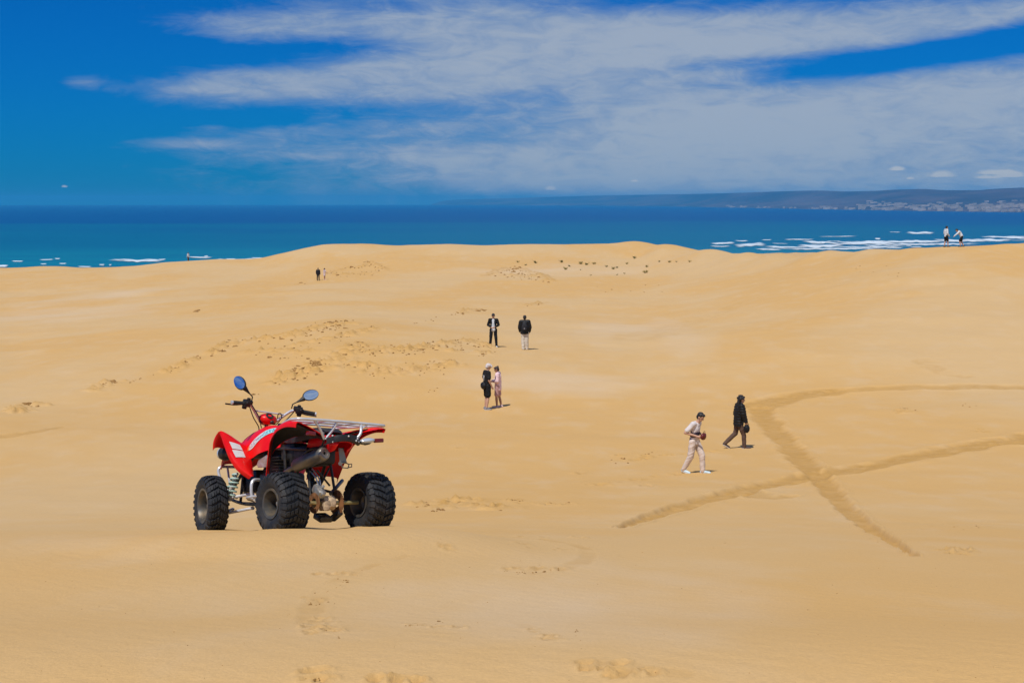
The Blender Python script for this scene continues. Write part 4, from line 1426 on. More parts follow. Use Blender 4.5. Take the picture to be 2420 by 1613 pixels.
mb = T()
hbp = spline([(-.38, -.084, .1545), (-.25, -.045, .150), (-.205, -.02, .140), (-.165, .0, .105), (-.085, .012, .015), (-.06, .012, .004), (.06, .012, .004), (.085, .012, .015), (.165, .0, .105), (.205, -.02, .140), (.25, -.045, .150), (.38, -.084, .1545)], 5)
mb.tube(hbp, .0125, 10)
mb.tube([(-.142, .004, .082), (.142, .004, .082)], .007, 8)
hbar = mb.build('handlebar', M_SIL, quad, 60)
mb = T()
mb.tube([(0, .01, 0), (0, .0, -.34)], .016, 10)
mb.box((0, .01, .0), (.15, .05, .045), None, .012)
mb.build('steering_column', M_FRM, hbar)
for sx in (-1, 1):
    mb = T()
    a0, a1 = Vector((sx * .275, -.052, .1510)), Vector((sx * .382, -.0845, .1545))
    mb.tube([a0, a0.lerp(a1, .05), a0.lerp(a1, .1), a1], [.021, .021, .0175, .0175], 12)
    mb.build('grip', M_GRIP, hbar)
    mb = T()
    mb.lathe([(0, .0172), (.012, .0172), (.016, .004)], a1, a1 - a0, 12)
    mb.build('bar_end', M_SIL, hbar)
    mb = T()
    mb.box((sx * .245, -.045, .154), (.062, .058, .062), Matrix.Rotation(R(-14 * sx), 3, 'Z'), .010)
    mb.box((sx * .215, -.032, .162), (.04, .055, .038), Matrix.Rotation(R(-14 * sx), 3, 'Z'), .008)
    mb.box((sx * .235, -.05, .190), (.030, .026, .03), None, .006)
    mb.ball((sx * .25, -.075, .165), .011, None, 8, 6)
    mb.box((sx * .255, -.04, .118), (.04, .03, .04), None, .008)
    mb.build('switch_housing', M_BLK, hbar)
    mb = T()
    mb.tube(spline([(sx * .235, -.005, .135), (sx * .27, .012, .122), (sx * .34, .0, .112), (sx * .425, -.03, .118)], 4), [.009] * 4 + [.008] * 5 + [.007] * 4, 7)
    mb.build('brake_lever', M_BLK, hbar)
    # mirror on its stem
    mb = T()
    if sx < 0:
        base, kn, c = Vector((-.197, -.03, .163)), Vector((-.203, -.028, .215)), Vector((-.336, -.006, .316))
    else:
        base, kn, c = Vector((.180, -.016, .155)), Vector((.183, -.016, .195)), Vector((.344, .03, .290))
    dirm = (c - kn).normalized()
    mb.tube(spline([base, base.lerp(kn, .7), kn, kn.lerp(c, .25)], 4), .0055, 8)
    mb.tube([kn.lerp(c, .22), kn.lerp(c, .40), kn.lerp(c, .62)], [.0065, .013, .024], 9)
    # oval shell: long axis follows the stem, glass looks back and up
    nw = Vector((.34, -.905, .235)) if sx > 0 else Vector((-.25, -.88, .42))
    nrm = (Q_ROT @ XB.to_3x3() @ SR.to_3x3()).inverted() @ nw.normalized()
    la = (dirm - nrm * dirm.dot(nrm)).normalized()
    if sx > 0:
        la = (Vector((1, 0, .42)) - nrm * Vector((1, 0, .42)).dot(nrm)).normalized()
    sa = nrm.cross(la)
    Mm = Matrix((la, sa, nrm)).transposed()
    mb.ball(c - nrm * .006, (.076, .050, .020), Mm, 22, 10)
    ms = mb.build('mirror', M_BLK, quad, 60)
    mb = T()
    n_ = 30
    vs = [c + nrm * .0145]
    for k in range(n_):
        a = 2 * math.pi * k / n_
        vs.append(c + la * .069 * math.cos(a) + sa * .043 * math.sin(a) + nrm * .0130)
    mb.add(vs, [(0, 1 + k, 1 + (k + 1) % n_) for k in range(n_)])
    mb.build('mirror_glass', M_MIR, ms, 60)
mb = T()
mb.tube(spline([(-.21, -.02, .13), (-.15, -.03, .03), (-.08, -.02, -.05), (-.04, .05, -.12)], 5), .005, 6)
mb.tube(spline([(-.19, -.02, .14), (-.11, -.04, .05), (-.05, -.02, -.06)], 5), .005, 6)
mb.tube(spline([(.21, -.02, .13), (.15, -.03, .04), (.08, -.02, -.04), (.04, .05, -.12)], 5), .005, 6)
mb.tube(spline([(.09, .02, .03), (.075, -.01, .085), (.10, -.01, .09), (.115, .0, .04), (.09, .03, -.03)], 5), .004, 6)
mb.build('cable', M_BLK, hbar)
mb = T()
mb.ball((0, .02, .015), (.085, .070, .050), Matrix.Rotation(R(-18), 3, 'X'), 22, 14)
mb.ball((0, .055, -.01), (.07, .05, .045), None, 18, 10)
pod = mb.build('instrument_pod', M_RED, quad)
mb = T()
mb.lathe([(0, .036), (.010, .036), (.012, .030), (.010, .003)], (0, -.012, .052), (0, -.35, 1), 24)
mb.ball((.025, -.046, .01), (.020, .012, .018), None, 10, 7)
mb.build('speedometer', M_BLK, pod)

# ------------------------------------------------------------------ people
def capsule(mb, a, b, ra, rb, flat=1.0, n=12, ca=1.0):
    """closed tapered limb; flat squeezes it front to back (y)"""
    a, b = Vector(a), Vector(b)
    ax = b - a
    L = max(ax.length, 1e-4)
    t = ax / L
    prof = []
    for k in range(5):
        an = math.pi / 2 * (1 - k / 4)
        prof.append((-ra * ca * math.sin(an), max(ra * (math.cos(an) if ca == 1.0 else math.cos(an) ** .35), 1e-4)))
    for k in range(5):
        an = math.pi / 2 * k / 4
        prof.append((L + rb * math.sin(an), max(rb * math.cos(an), 1e-4)))
    tmp = MB()
    tmp.lathe(prof, a, t, n)
    m = len(prof)
    vs = []
    for i, v in enumerate(tmp.v):
        v = Vector(v)
        if flat != 1.0:
            q = min(max((v - a).dot(t), 0), L)
            cy = (a + t * q).y
            v.y = cy + (v.y - cy) * flat
        vs.append(v)
    fs = list(tmp.f)
    fs.append(tuple(k * m for k in range(n)))
    fs.append(tuple(k * m + m - 1 for k in reversed(range(n))))
    mb.add(vs, fs)


def remeshed(mb, name, voxel, smooth_it=3, fold=0.0, fscale=9.0):
    """fuse overlapping closed shapes into one continuous surface"""
    me = mb.mesh('tmp', 0)
    bm = bmesh.new()
    bm.from_mesh(me)
    bmesh.ops.recalc_face_normals(bm, faces=bm.faces)
    bm.to_mesh(me)
    bm.free()
    o = link(bpy.data.objects.new('tmp', me))
    md = o.modifiers.new('r', 'REMESH')
    md.mode = 'VOXEL'
    md.voxel_size = voxel
    sm = o.modifiers.new('s', 'SMOOTH')
    sm.factor = 0.5
    sm.iterations = smooth_it
    dg = bpy.context.evaluated_depsgraph_get()
    out = bpy.data.meshes.new_from_object(o.evaluated_get(dg))
    out.name = name
    bpy.data.objects.remove(o)
    bpy.data.meshes.remove(me)
    if fold > 0:
        nv = len(out.vertices)
        co = np.empty(nv * 3, np.float32)
        no = np.empty(nv * 3, np.float32)
        out.vertices.foreach_get('co', co)
        out.vertices.foreach_get('normal', no)
        co, no = co.reshape(-1, 3), no.reshape(-1, 3)
        f = fbm(co[:, 0] * fscale + co[:, 2] * fscale * .8, co[:, 2] * fscale * 1.7 - co[:, 1] * fscale, 3, 5)
        out.vertices.foreach_set('co', (co + no * (f * fold)[:, None]).ravel())
    out.polygons.foreach_set('use_smooth', [True] * len(out.polygons))
    out.update()
    return out


STAND = dict(pel=(0, 0, .93), ch=(0, .0, 1.27), nk=(0, .0, 1.45), hd=(0, .02, 1.60),
             sL=(-.185, 0, 1.40), sR=(.185, 0, 1.40), eL=(-.235, -.02, 1.12), eR=(.235, -.02, 1.12), wL=(-.24, .05, .88), wR=(.24, .05, .88),
             hL=(-.095, 0, .90), hR=(.095, 0, .90), kL=(-.10, .02, .49), kR=(.10, .02, .49), aL=(-.105, -.02, .085), aR=(.105, -.02, .085), tL=(-.125, .15, .04), tR=(.125, .15, .04))
SKIN = mat('skin_light', (0.50, 0.29, 0.20), 0.55, vary=.08, vscale=20)
SKIN_T = mat('skin_tan', (0.36, 0.18, 0.11), 0.55, vary=.08, vscale=20)
HAIR_K = mat('black_hair', (0.010, 0.008, 0.008), 0.45, bump=.8, bscale=120)
EYE_M = mat('eye_dark', (0.02, 0.014, 0.01), 0.2)
CL = {}


def cloth(nm, col, rough=0.85, vary=.12):
    if nm not in CL:
        CL[nm] = mat('cloth_' + nm, col, rough, vary=vary, vscale=7, bump=.25, bscale=260, spec=.25)
    return CL[nm]


def hand(mb, w, d, side, inward, r=1.0, curl=.5):
    """palm, four unequal bent fingers and a thumb from the side of the palm"""
    w, d = Vector(w), Vector(d).normalized()
    inw = Vector(inward)
    inw = (inw - d * inw.dot(d)).normalized()         # way the palm faces
    s = d.cross(inw).normalized() * side              # across the palm, towards the thumb
    capsule(mb, w, w + d * .045 * r, .026 * r, .032 * r)
    capsule(mb, w + d * .03 * r + s * .016, w + d * .085 * r + s * .018, .021 * r, .018 * r)
    capsule(mb, w + d * .03 * r - s * .016, w + d * .08 * r - s * .018, .021 * r, .017 * r)
    for k, ln in enumerate((.066, .076, .070, .055)):
        b0 = w + d * .085 * r + s * (.027 - .018 * k) * r
        b1 = b0 + (d * (1 - .45 * curl) + inw * .5 * curl).normalized() * ln * .5 * r
        b2 = b1 + (d * (1 - .9 * curl) + inw * .95 * curl).normalized() * ln * .5 * r
        capsule(mb, b0, b1, .0092 * r, .0085 * r, n=8)
        capsule(mb, b1, b2, .0085 * r, .0075 * r, n=8)
    t0 = w + d * .025 * r + s * .026 * r
    t1 = t0 + (d * .7 + s * .7 + inw * .35).normalized() * .036 * r
    capsule(mb, t0, t1, .012 * r, .010 * r, n=8)
    capsule(mb, t1, t1 + (d * .9 + s * .2 + inw * .4).normalized() * .030 * r, .010 * r, .008 * r, n=8)


def person(label, loc, rz, h, pose, top=None, legs=None, hair=None, skin=SKIN, shoes=None, detail=1, group=None, look=(0, 1, 0), extra=None, cat='person', bare_shoe=False):
    s = h / 1.72
    J = {k: Vector(v) * s for k, v in {**STAND, **pose}.items()}
    root = empty('person', loc)
    root.rotation_euler = (0, 0, rz)
    tag(root, label, cat, group)
    vx = (.0085, .012, .02)[2 - detail] if detail < 3 else .0085
    vx = {2: .0085, 1: .012, 0: .02}[detail]
    lk = Vector(look).normalized()
    rt = lk.cross(Vector((0, 0, 1))).normalized()
    upv = rt.cross(lk)
    HM = Matrix((rt, lk, upv)).transposed()
    hd = J['hd']

    def cp(mb, a, b, ra, rb, fl=1.0, ca=1.0):
        capsule(mb, a, b, ra * s, rb * s, fl, ca=ca)
    # body, one surface
    mb = MB()
    wst = J['pel'].lerp(J['ch'], .4)
    cp(mb, J['pel'], wst, .13, .118, .72)
    cp(mb, wst, J['ch'], .118, .140, .70)
    cp(mb, J['ch'], J['ch'].lerp(J['nk'], .55), .140, .115, .66)
    cp(mb, J['sL'], J['sR'], .058, .058)
    cp(mb, J['nk'] - Vector((0, 0, .04)) * s, hd - upv * .05 * s, .056, .050)
    mb.ball(hd + HM @ Vector((0, -.008, .022)) * s, Vector((.074, .094, .098)) * s, HM, 16, 12)
    mb.ball(hd + HM @ Vector((0, .022, -.045)) * s, Vector((.055, .066, .066)) * s, HM, 14, 10)
    capsule(mb, hd + HM @ Vector((0, .084, .018)) * s, hd + HM @ Vector((0, .104, -.018)) * s, .010 * s, .014 * s, n=8)
    capsule(mb, hd + HM @ Vector((-.02, .080, -.058)) * s, hd + HM @ Vector((.02, .080, -.058)) * s, .009 * s, .009 * s, n=8)
    for q in (-1, 1):
        mb.ball(hd + HM @ Vector((q * .077, -.012, -.005)) * s, Vector((.012, .022, .032)) * s, HM, 8, 6)
    for S_ in 'LR':
        cp(mb, J['s' + S_], J['e' + S_], .050, .040)
        cp(mb, J['e' + S_], J['w' + S_], .040, .027)
        d = (J['w' + S_] - J['e' + S_])
        inw = (J['pel'] + J['ch']) / 2 - J['w' + S_]
        hand(mb, J['w' + S_], d, 1 if S_ == 'L' else -1, inw + Vector((0, .001, 0)), s)
        cp(mb, J['h' + S_], J['k' + S_], .085, .056)
        cp(mb, J['k' + S_], J['k' + S_].lerp(J['a' + S_], .35), .054, .056)
        cp(mb, J['k' + S_].lerp(J['a' + S_], .35), J['a' + S_], .056, .036)
        cp(mb, J['a' + S_] - Vector((0, 0, .035)) * s, J['t' + S_], .036, .030)
    me = remeshed(mb, 'body', vx * s)
    me.materials.append(skin)
    body = link(bpy.data.objects.new('body', me), root)
    if detail >= 1:
        for q in (-1, 1):
            e = MB().ball(hd + HM @ Vector((q * .030, .081, .015)) * s, Vector((.011, .008, .008)) * s, HM, 8, 6)
            e.build('eye', EYE_M, body)
    if hair:
        hm, style = hair
        mb = MB()
        mb.ball(hd + HM @ Vector((0, -.026, .045)) * s, Vector((.086, .096, .088)) * s, HM, 16, 12)
        mb.ball(hd + HM @ Vector((0, -.055, -.005)) * s, Vector((.078, .062, .085)) * s, HM, 14, 10)
        mb.ball(hd + HM @ Vector((0, .045, .088)) * s, Vector((.060, .050, .035)) * s, HM, 12, 8)
        if style == 'long':
            capsule(mb, hd + HM @ Vector((0, -.07, -.02)) * s, hd + HM @ Vector((0, -.10, -.24)) * s, .075 * s, .045 * s, .7)
        if style == 'curly':
            for k in range(26):
                a, b = random.uniform(0, 6.28), random.uniform(-.4, 1.4)
                mb.ball(hd + HM @ Vector((.105 * math.cos(a) * math.cos(b), -.03 + .110 * math.sin(a) * math.cos(b) * (1 if math.sin(a) < 0 else .5), .03 + .10 * math.sin(b))) * s, .036 * s, None, 8, 6)
            capsule(mb, hd + HM @ Vector((0, -.07, -.03)) * s, hd + HM @ Vector((0, -.085, -.13)) * s, .085 * s, .07 * s, .8)
        if style == 'bun':
            mb.ball(hd + HM @ Vector((0, -.09, .09)) * s, .045 * s, None, 10, 8)
        if style == 'cap':
            mb.ball(hd + HM @ Vector((0, -.01, .055)) * s, Vector((.092, .106, .08)) * s, HM, 16, 10)
            capsule(mb, hd + HM @ Vector((-.03, .09, .05)) * s, hd + HM @ Vector((.03, .09, .05)) * s, .05 * s, .05 * s, .9)
        mh = remeshed(mb, 'hair', max(vx * s, .009), 2, .006, 40)
        mh.materials.append(hm)
        link(bpy.data.objects.new('cap' if style == 'cap' else 'hair', mh), root)
    if legs:
        lm, kind = legs[0], legs[1]
        loose = legs[2] if len(legs) > 2 else 0.0
        mb = MB()
        up_ = J['pel'].lerp(J['ch'], .22)
        cp(mb, J['pel'], up_, .138, .126, .76)
        cp(mb, J['hL'], J['hR'], .100, .100, .95)
        for S_ in 'LR':
            k_ = J['k' + S_] if kind != 'short' else J['h' + S_].lerp(J['k' + S_], .82)
            cp(mb, J['h' + S_], k_, .098 + loose * .5, (.072 if kind != 'short' else .085) + loose)
            if kind == 'long':
                cp(mb, J['k' + S_], J['a' + S_] + Vector((0, 0, .0)), .072 + loose, .055 + loose)
        ml = remeshed(mb, 'trousers', vx * s * 1.1, 2, .014 * s, 9 / s)
        ml.materials.append(lm)
        link(bpy.data.objects.new('shorts' if kind == 'short' else 'trousers', ml), root)
    if top:
        tm, sleeve, hem, puff = top[:4]
        mb = MB()
        cp(mb, J['ch'], J['ch'].lerp(J['nk'], .5), .150 + puff, .118 + puff * .6, .74)
        cp(mb, J['ch'].lerp(J['pel'], .45), J['ch'], .136 + puff, .150 + puff, .76)
        hp = J['pel'] + Vector((0, 0, hem - .055)) * s
        cp(mb, hp, J['ch'].lerp(J['pel'], .45), .146 + puff, .136 + puff, .82, .15)
        cp(mb, J['sL'], J['sR'], .070 + puff * .6, .070 + puff * .6)
        for S_ in 'LR':
            if sleeve == 'long':
                cp(mb, J['s' + S_], J['e' + S_], .066 + puff * .7, .056 + puff * .7)
                cp(mb, J['e' + S_], J['e' + S_].lerp(J['w' + S_], .92), .056 + puff * .7, .042 + puff * .5)
            elif sleeve == 'short':
                cp(mb, J['s' + S_], J['s' + S_].lerp(J['e' + S_], .72), .068 + puff, .064 + puff)
        mt = remeshed(mb, 'top', vx * s * 1.1, 2, .012 * s, 9 / s)
        if len(top) > 5 and top[5] == 'quilt':       # horizontal quilting of a padded jacket
            nv = len(mt.vertices)
            co = np.empty(nv * 3, np.float32)
            no = np.empty(nv * 3, np.float32)
            mt.vertices.foreach_get('co', co)
            mt.vertices.foreach_get('normal', no)
            co, no = co.reshape(-1, 3), no.reshape(-1, 3)
            qd = np.abs(np.sin(co[:, 2] / s * math.pi / .085)) ** .6
            mt.vertices.foreach_set('co', (co + no * ((qd - .6) * .016 * s)[:, None]).ravel())
            mt.update()
        mt.materials.append(tm)
        link(bpy.data.objects.new(top[4] if len(top) > 4 else 'shirt', mt), root)
    if shoes:
        for S_ in 'LR':
            mb = MB()
            a, t_ = J['a' + S_], J['t' + S_]
            d = (t_ - a)
            d = d.normalized()
            capsule(mb, a + Vector((0, 0, -.035)) * s - d * .035 * s, t_ + d * .01 * s, .046 * s, .040 * s, n=10)
            cp(mb, a, a + Vector((0, 0, .02)) * s, .046, .044)
            m_ = remeshed(mb, 'shoe', .009 * s if detail else .016, 2)
            m_.materials.append(shoes)
            so = link(bpy.data.objects.new('shoe', m_), root)
            if bare_shoe:
                mb = MB()
                capsule(mb, a + Vector((0, 0, -.058)) * s - d * .035 * s, t_ + d * .012 * s - Vector((0, 0, .024)) * s, .043 * s, .038 * s, n=10)
                sole = mb
                for i, v in enumerate(sole.v):
                    pass
                so2 = remeshed(mb, 'sole', .010 * s, 1)
                so2.materials.append(cloth('sole_white', (.62, .60, .58)))
                link(bpy.data.objects.new('sole', so2), so)
    if extra:
        extra(root, J, s)
    return root


def foot_spot(px, py):
    return ground_at(px, py)


def settle(root, sink=.03):
    """stand the figure so that its lowest point is just in the sand"""
    bpy.context.view_layer.update()
    best = 1e9
    for c in root.children:
        if c.type == 'MESH' and c.name.split('.')[0] in ('shoe', 'body'):
            co = np.empty(len(c.data.vertices) * 3, np.float32)
            c.data.vertices.foreach_get('co', co)
            co = co.reshape(-1, 3)
            zz = co[co[:, 2] < co[:, 2].min() + .25]
            Mw = np.array(root.matrix_world)
            wv = zz @ Mw[:3, :3].T + Mw[:3, 3]
            best = min(best, float((wv[:, 2] - height0(wv[:, 0], wv[:, 1])).min()))
    root.location.z -= best + sink


# boy walking to the right with a dark red bag in his hands
g = foot_spot(1641, 1117)
boy_pose = dict(pel=(0, -.02, .90), ch=(0, .02, 1.23), nk=(0, .075, 1.41), hd=(0, .16, 1.535),
                sL=(-.17, .04, 1.36), sR=(.17, .02, 1.36), eL=(-.25, -.08, 1.12), eR=(.26, -.16, 1.13), wL=(-.10, .17, 1.05), wR=(.13, .13, 1.04),
                hL=(-.09, .0, .87), hR=(.09, -.02, .87), kL=(-.10, .17, .50), kR=(.10, -.07, .47), aL=(-.11, .19, .095), aR=(.11, -.26, .12), tL=(-.14, .36, .05), tR=(.125, -.10, .045))


def boy_extra(root, J, s):
    mb = MB()
    capsule(mb, J['ch'].lerp(J['pel'], .62), J['ch'].lerp(J['pel'], .30), .150 * s, .151 * s, .80)
    m_ = remeshed(mb, 'stripe', .012, 2)
    m_.materials.append(cloth('dark_violet', (.05, .035, .055)))
    link(bpy.data.objects.new('shirt_stripe', m_), root)
    mb = MB()
    capsule(mb, J['pel'] + Vector((0, 0, .02)), J['pel'].lerp(J['ch'], .2), .150 * s, .145 * s, .8)
    m_ = remeshed(mb, 'waist', .012, 2)
    m_.materials.append(cloth('brown_waist', (.13, .075, .055)))
    link(bpy.data.objects.new('shirt_hem', m_), root)


boy = person('boy in pale t-shirt and beige trousers looking down at the bag he holds', g, R(-122), 1.66, boy_pose,
             top=(cloth('pale_mauve', (.68, .63, .63)), 'short', -.02, .004, 'shirt'), legs=(cloth('beige', (.62, .52, .46)), 'long', .012),
             hair=(HAIR_K, 'short'), shoes=cloth('pale_blue_shoe', (.48, .60, .66)), detail=2, look=(0, 1, -.62), extra=boy_extra, bare_shoe=True)
settle(boy)
bpy.context.view_layer.update()
mb = MB()
mb.ball((0, 0, 0), (.115, .068, .095), None, 18, 12)
mb.ball((0, 0, .035), (.075, .050, .06), None, 14, 10)
m_ = remeshed(mb, 'red_bag', .008, 3, .008, 20)
m_.materials.append(mat('dark_red_leather', (.115, .008, .008), .5, vary=.2, bump=.3, bscale=120))
hp = boy.matrix_world @ (Vector((.02, .255, 1.035)) * (1.66 / 1.72))
bag = link(bpy.data.objects.new('hand_bag', m_))
bag.location = hp
bag.rotation_euler = (R(-10), 0, R(-122))
tag(bag, 'small dark red bag held in the hands of the boy in beige trousers', 'bag')
mb = MB()
mb.tube(spline([(-.06, 0, .07), (-.04, 0, .13), (.04, 0, .13), (.06, 0, .07)], 5), .006, 7)
mb.build('strap', cloth('dark_strap', (.03, .01, .01)), bag)

# woman striding away in a quilted black jacket
g = foot_spot(1744, 1059)
w_pose = dict(pel=(0, .0, .89), ch=(0, .03, 1.23), nk=(0, .06, 1.42), hd=(0, .10, 1.56), sL=(-.17, .03, 1.37), sR=(.17, .05, 1.37),
              eL=(-.24, -.01, 1.10), eR=(.23, .10, 1.10), wL=(-.25, .10, .87), wR=(.24, .17, .89),
              hL=(-.09, 0, .86), hR=(.09, 0, .86), kL=(-.10, -.06, .48), kR=(.10, .15, .47), aL=(-.105, -.40, .16), aR=(.105, .17, .085), tL=(-.11, -.27, .045), tR=(.12, .34, .04))
wom = person('woman striding in a quilted black jacket and brown trousers', g, R(-82), 1.66, w_pose,
             top=(cloth('black_quilt', (.009, .009, .010), .6), 'long', -.08, .052, 'jacket', 'quilt'), legs=(cloth('taupe', (.105, .065, .048)), 'long', .006),
             hair=(HAIR_K, 'curly'), shoes=cloth('dark_shoe', (.07, .05, .055)), detail=2, look=(0, 1, -.15), bare_shoe=True)
settle(wom)
bpy.context.view_layer.update()
mb = MB()
mb.ball((0, 0, -.17), (.075, .095, .140), None, 18, 12)
m_ = remeshed(mb, 'bag', .010, 2, .012, 14)
m_.materials.append(cloth('black_nylon', (.010, .010, .012), .5))
bagw = link(bpy.data.objects.new('hand_bag', m_))
bagw.location = wom.matrix_world @ (Vector((.235, .200, .855)) * (1.66 / 1.72))
bagw.rotation_euler = (0, 0, R(-82))
tag(bagw, 'round black bag hanging from the hand of the woman in the quilted jacket', 'bag')
mb = MB()
mb.tube(spline([(0, -.07, -.06), (0, -.03, .0), (0, .03, .0), (0, .07, -.06)], 5), .008, 7)
mb.build('handle', cloth('black_nylon', (.01, .01, .012)), bagw)

# couple: man in black with pale cap, woman in pink facing him
g = foot_spot(1151, 967)
m_pose = dict(pel=(0, -.01, .94), ch=(0, -.01, 1.28), nk=(0, .02, 1.46), hd=(0, .06, 1.60), eL=(-.25, -.02, 1.13), eR=(.25, -.03, 1.13), wL=(-.21, .16, .93), wR=(.22, .10, .90),
              kL=(-.11, .03, .49), kR=(.11, .0, .49), aL=(-.12, -.02, .085), aR=(.13, -.08, .085), tL=(-.15, .15, .04), tR=(.17, .08, .04))


def man_extra(root, J, s):
    mb = MB()
    mb.ball(J['pel'] + Vector((.0, -.13, -.02)), (.17, .12, .15), None, 16, 12)
    m_ = remeshed(mb, 'pack', .012, 2, .01, 12)
    m_.materials.append(cloth('black_nylon', (.01, .01, .012)))
    link(bpy.data.objects.new('hip_pack', m_), root)
    mb = MB()
    mb.grid([[(-.055, -.131, 1.36), (.05, -.131, 1.36)], [(-.05, -.134, 1.30), (.055, -.134, 1.30)], [(-.03, -.136, 1.22), (.02, -.136, 1.22)]], .004)
    mb.grid([[(.01, -.139, 1.35), (.035, -.139, 1.35)], [(.01, -.142, 1.16), (.035, -.142, 1.16)]], .004)
    o = mb.build('back_print', cloth('print_white', (.55, .55, .56)), root)


man = person('man in black t-shirt, black shorts and pale cap beside the woman in pink', g, R(-66), 1.80, m_pose,
             top=(cloth('black_tee', (.010, .010, .011)), 'short', .0, .012, 'shirt'), legs=(cloth('black_shorts', (.008, .008, .009)), 'short', .02),
             hair=(cloth('pale_cap', (.55, .50, .50)), 'cap'), shoes=cloth('trainer_grey', (.22, .21, .22)), detail=1, look=(0.1, 1, -.35), extra=man_extra, bare_shoe=True)
settle(man)
g = foot_spot(1177, 962)
p_pose = dict(hd=(0, .06, 1.58), nk=(0, .02, 1.45), eL=(-.24, -.01, 1.13), eR=(.23, .02, 1.13), wL=(-.12, .22, 1.12), wR=(.10, .24, 1.10),
              kL=(-.09, .05, .49), kR=(.10, -.03, .49), aL=(-.08, .03, .085), aR=(.10, -.12, .09), tL=(-.09, .20, .04), tR=(.11, .04, .04))
pink = person('woman in a loose pale pink top and bare legs with dark hair tied up', g, R(80), 1.64, p_pose,
              top=(cloth('pink', (.80, .58, .63)), 'long', -.12, .035, 'shirt'), legs=(cloth('pink_shorts', (.50, .30, .30)), 'short', .01), skin=SKIN_T,
              hair=(mat('brown_hair', (.028, .014, .010), .45, bump=.8, bscale=120), 'bun'), shoes=cloth('pink_shoe', (.60, .44, .46)), detail=1, look=(0, 1, -.4))
settle(pink)

# two men farther off
g = foot_spot(1166, 820)
j_pose = dict(hd=(0, .05, 1.59), eL=(-.27, -.02, 1.14), eR=(.27, -.02, 1.14), wL=(-.10, .20, 1.06), wR=(.10, .20, 1.05),
              kL=(-.13, .03, .49), kR=(.13, .03, .49), aL=(-.16, -.02, .085), aR=(.16, -.02, .085), tL=(-.19, .14, .04), tR=(.19, .14, .04))


def jacket_extra(root, J, s):
    mb = MB()
    a, b = J['ch'] + Vector((0, .075, .12)), J['pel'] + Vector((0, .075, -.03))
    capsule(mb, a, b, .070 * s, .105 * s, .7)
    m_ = remeshed(mb, 'tee', .012, 2, .01, 12)
    m_.materials.append(cloth('white_tee', (.58, .62, .66)))
    link(bpy.data.objects.new('shirt', m_), root)


jm = person('man in an open black jacket over a white shirt, black trousers, hands joined in front', g, R(176), 1.76, j_pose,
            top=(cloth('black_tee', (.01, .01, .011)), 'long', .06, .012, 'jacket'), legs=(cloth('black_trousers', (.009, .010, .013)), 'long', .006),
            hair=(HAIR_K, 'short'), shoes=cloth('white_shoe', (.60, .60, .60)), detail=1, look=(0, 1, -.6), extra=jacket_extra)
settle(jm)
g = foot_spot(1240, 826)
b_pose = dict(hd=(0, .03, 1.60), eL=(-.25, .02, 1.12), eR=(.25, .02, 1.12), wL=(-.23, .12, .92), wR=(.23, .12, .92), kL=(-.08, .02, .49), kR=(.10, .0, .49), aL=(-.07, -.02, .085), aR=(.11, .04, .085), tL=(-.09, .15, .04), tR=(.14, .20, .04))


def pack_extra(root, J, s):
    mb = MB()
    mb.ball((0, -.20, 1.20), (.14, .09, .20), None, 16, 12)
    mb.ball((0, -.25, 1.10), (.11, .06, .10), None, 14, 10)
    m_ = remeshed(mb, 'pack', .012, 2, .008, 12)
    m_.materials.append(cloth('charcoal', (.022, .022, .026)))
    p = link(bpy.data.objects.new('backpack', m_), root)
    mb = MB()
    mb.box((0, -.312, 1.13), (.05, .006, .05), None, .002)
    mb.build('badge', cloth('print_grey', (.30, .28, .28)), p)


bp = person('person in a black jacket and cream trousers seen from behind with a backpack', g, R(-4), 1.78, b_pose,
            top=(cloth('black_jacket', (.009, .009, .010), .6), 'long', -.05, .06, 'jacket'), legs=(cloth('cream', (.60, .54, .46)), 'long', .022),
            hair=(HAIR_K, 'short'), shoes=cloth('white_shoe', (.6, .6, .6)), detail=1, extra=pack_extra)
settle(bp)

# far figures
g = foot_spot(752, 663)
f1 = person('far person dressed all in black standing on the dune beside a clod heap', g, R(-10), 1.74, dict(aL=(-.13, 0, .085), aR=(.13, 0, .085), kL=(-.12, 0, .49), kR=(.12, 0, .49)),
            top=(cloth('black_jacket', (.009, .009, .01)), 'long', -.12, .05, 'jacket'), legs=(cloth('black_trousers', (.009, .01, .013)), 'long', .01), hair=(mat('brown_hair_b', (.10, .05, .03), .5), 'short'), shoes=cloth('dark_shoe', (.07, .05, .055)), detail=0)
settle(f1)
g = foot_spot(767, 661)
f2 = person('far person in a pale pink dress with long dark hair', g, R(-60), 1.60, dict(eR=(.24, .10, 1.15), wR=(.26, .30, 1.0), kL=(-.05, 0, .49), kR=(.06, .04, .49), aL=(-.05, -.03, .085), aR=(.06, .03, .085), tL=(-.05, .13, .04), tR=(.07, .2, .04)),
            top=(cloth('pale_pink', (.62, .50, .52)), 'short', -.26, .035, 'dress'), hair=(HAIR_K, 'long'), skin=SKIN_T, shoes=cloth('pink_shoe', (.6, .44, .46)), detail=0)
settle(f2)
g = foot_spot(2235, 583.5)
f3 = person('person in white shirt and black shorts standing upright on the far crest', g, R(-75), 1.76, dict(hd=(0, .06, 1.59), aL=(-.08, -.1, .085), aR=(.08, .16, .085), tL=(-.09, .06, .04), tR=(.09, .33, .04), kR=(.09, .12, .49), kL=(-.09, 0, .49), wL=(-.2, .14, .90), wR=(.2, .16, .92)),
            top=(cloth('white_tee', (.58, .62, .66)), 'long', -.02, .022, 'shirt'), legs=(cloth('black_shorts', (.008, .008, .009)), 'short', .015), hair=(HAIR_K, 'short'), shoes=cloth('dark_shoe', (.07, .05, .055)), detail=0)
settle(f3)
g = foot_spot(2270, 583)
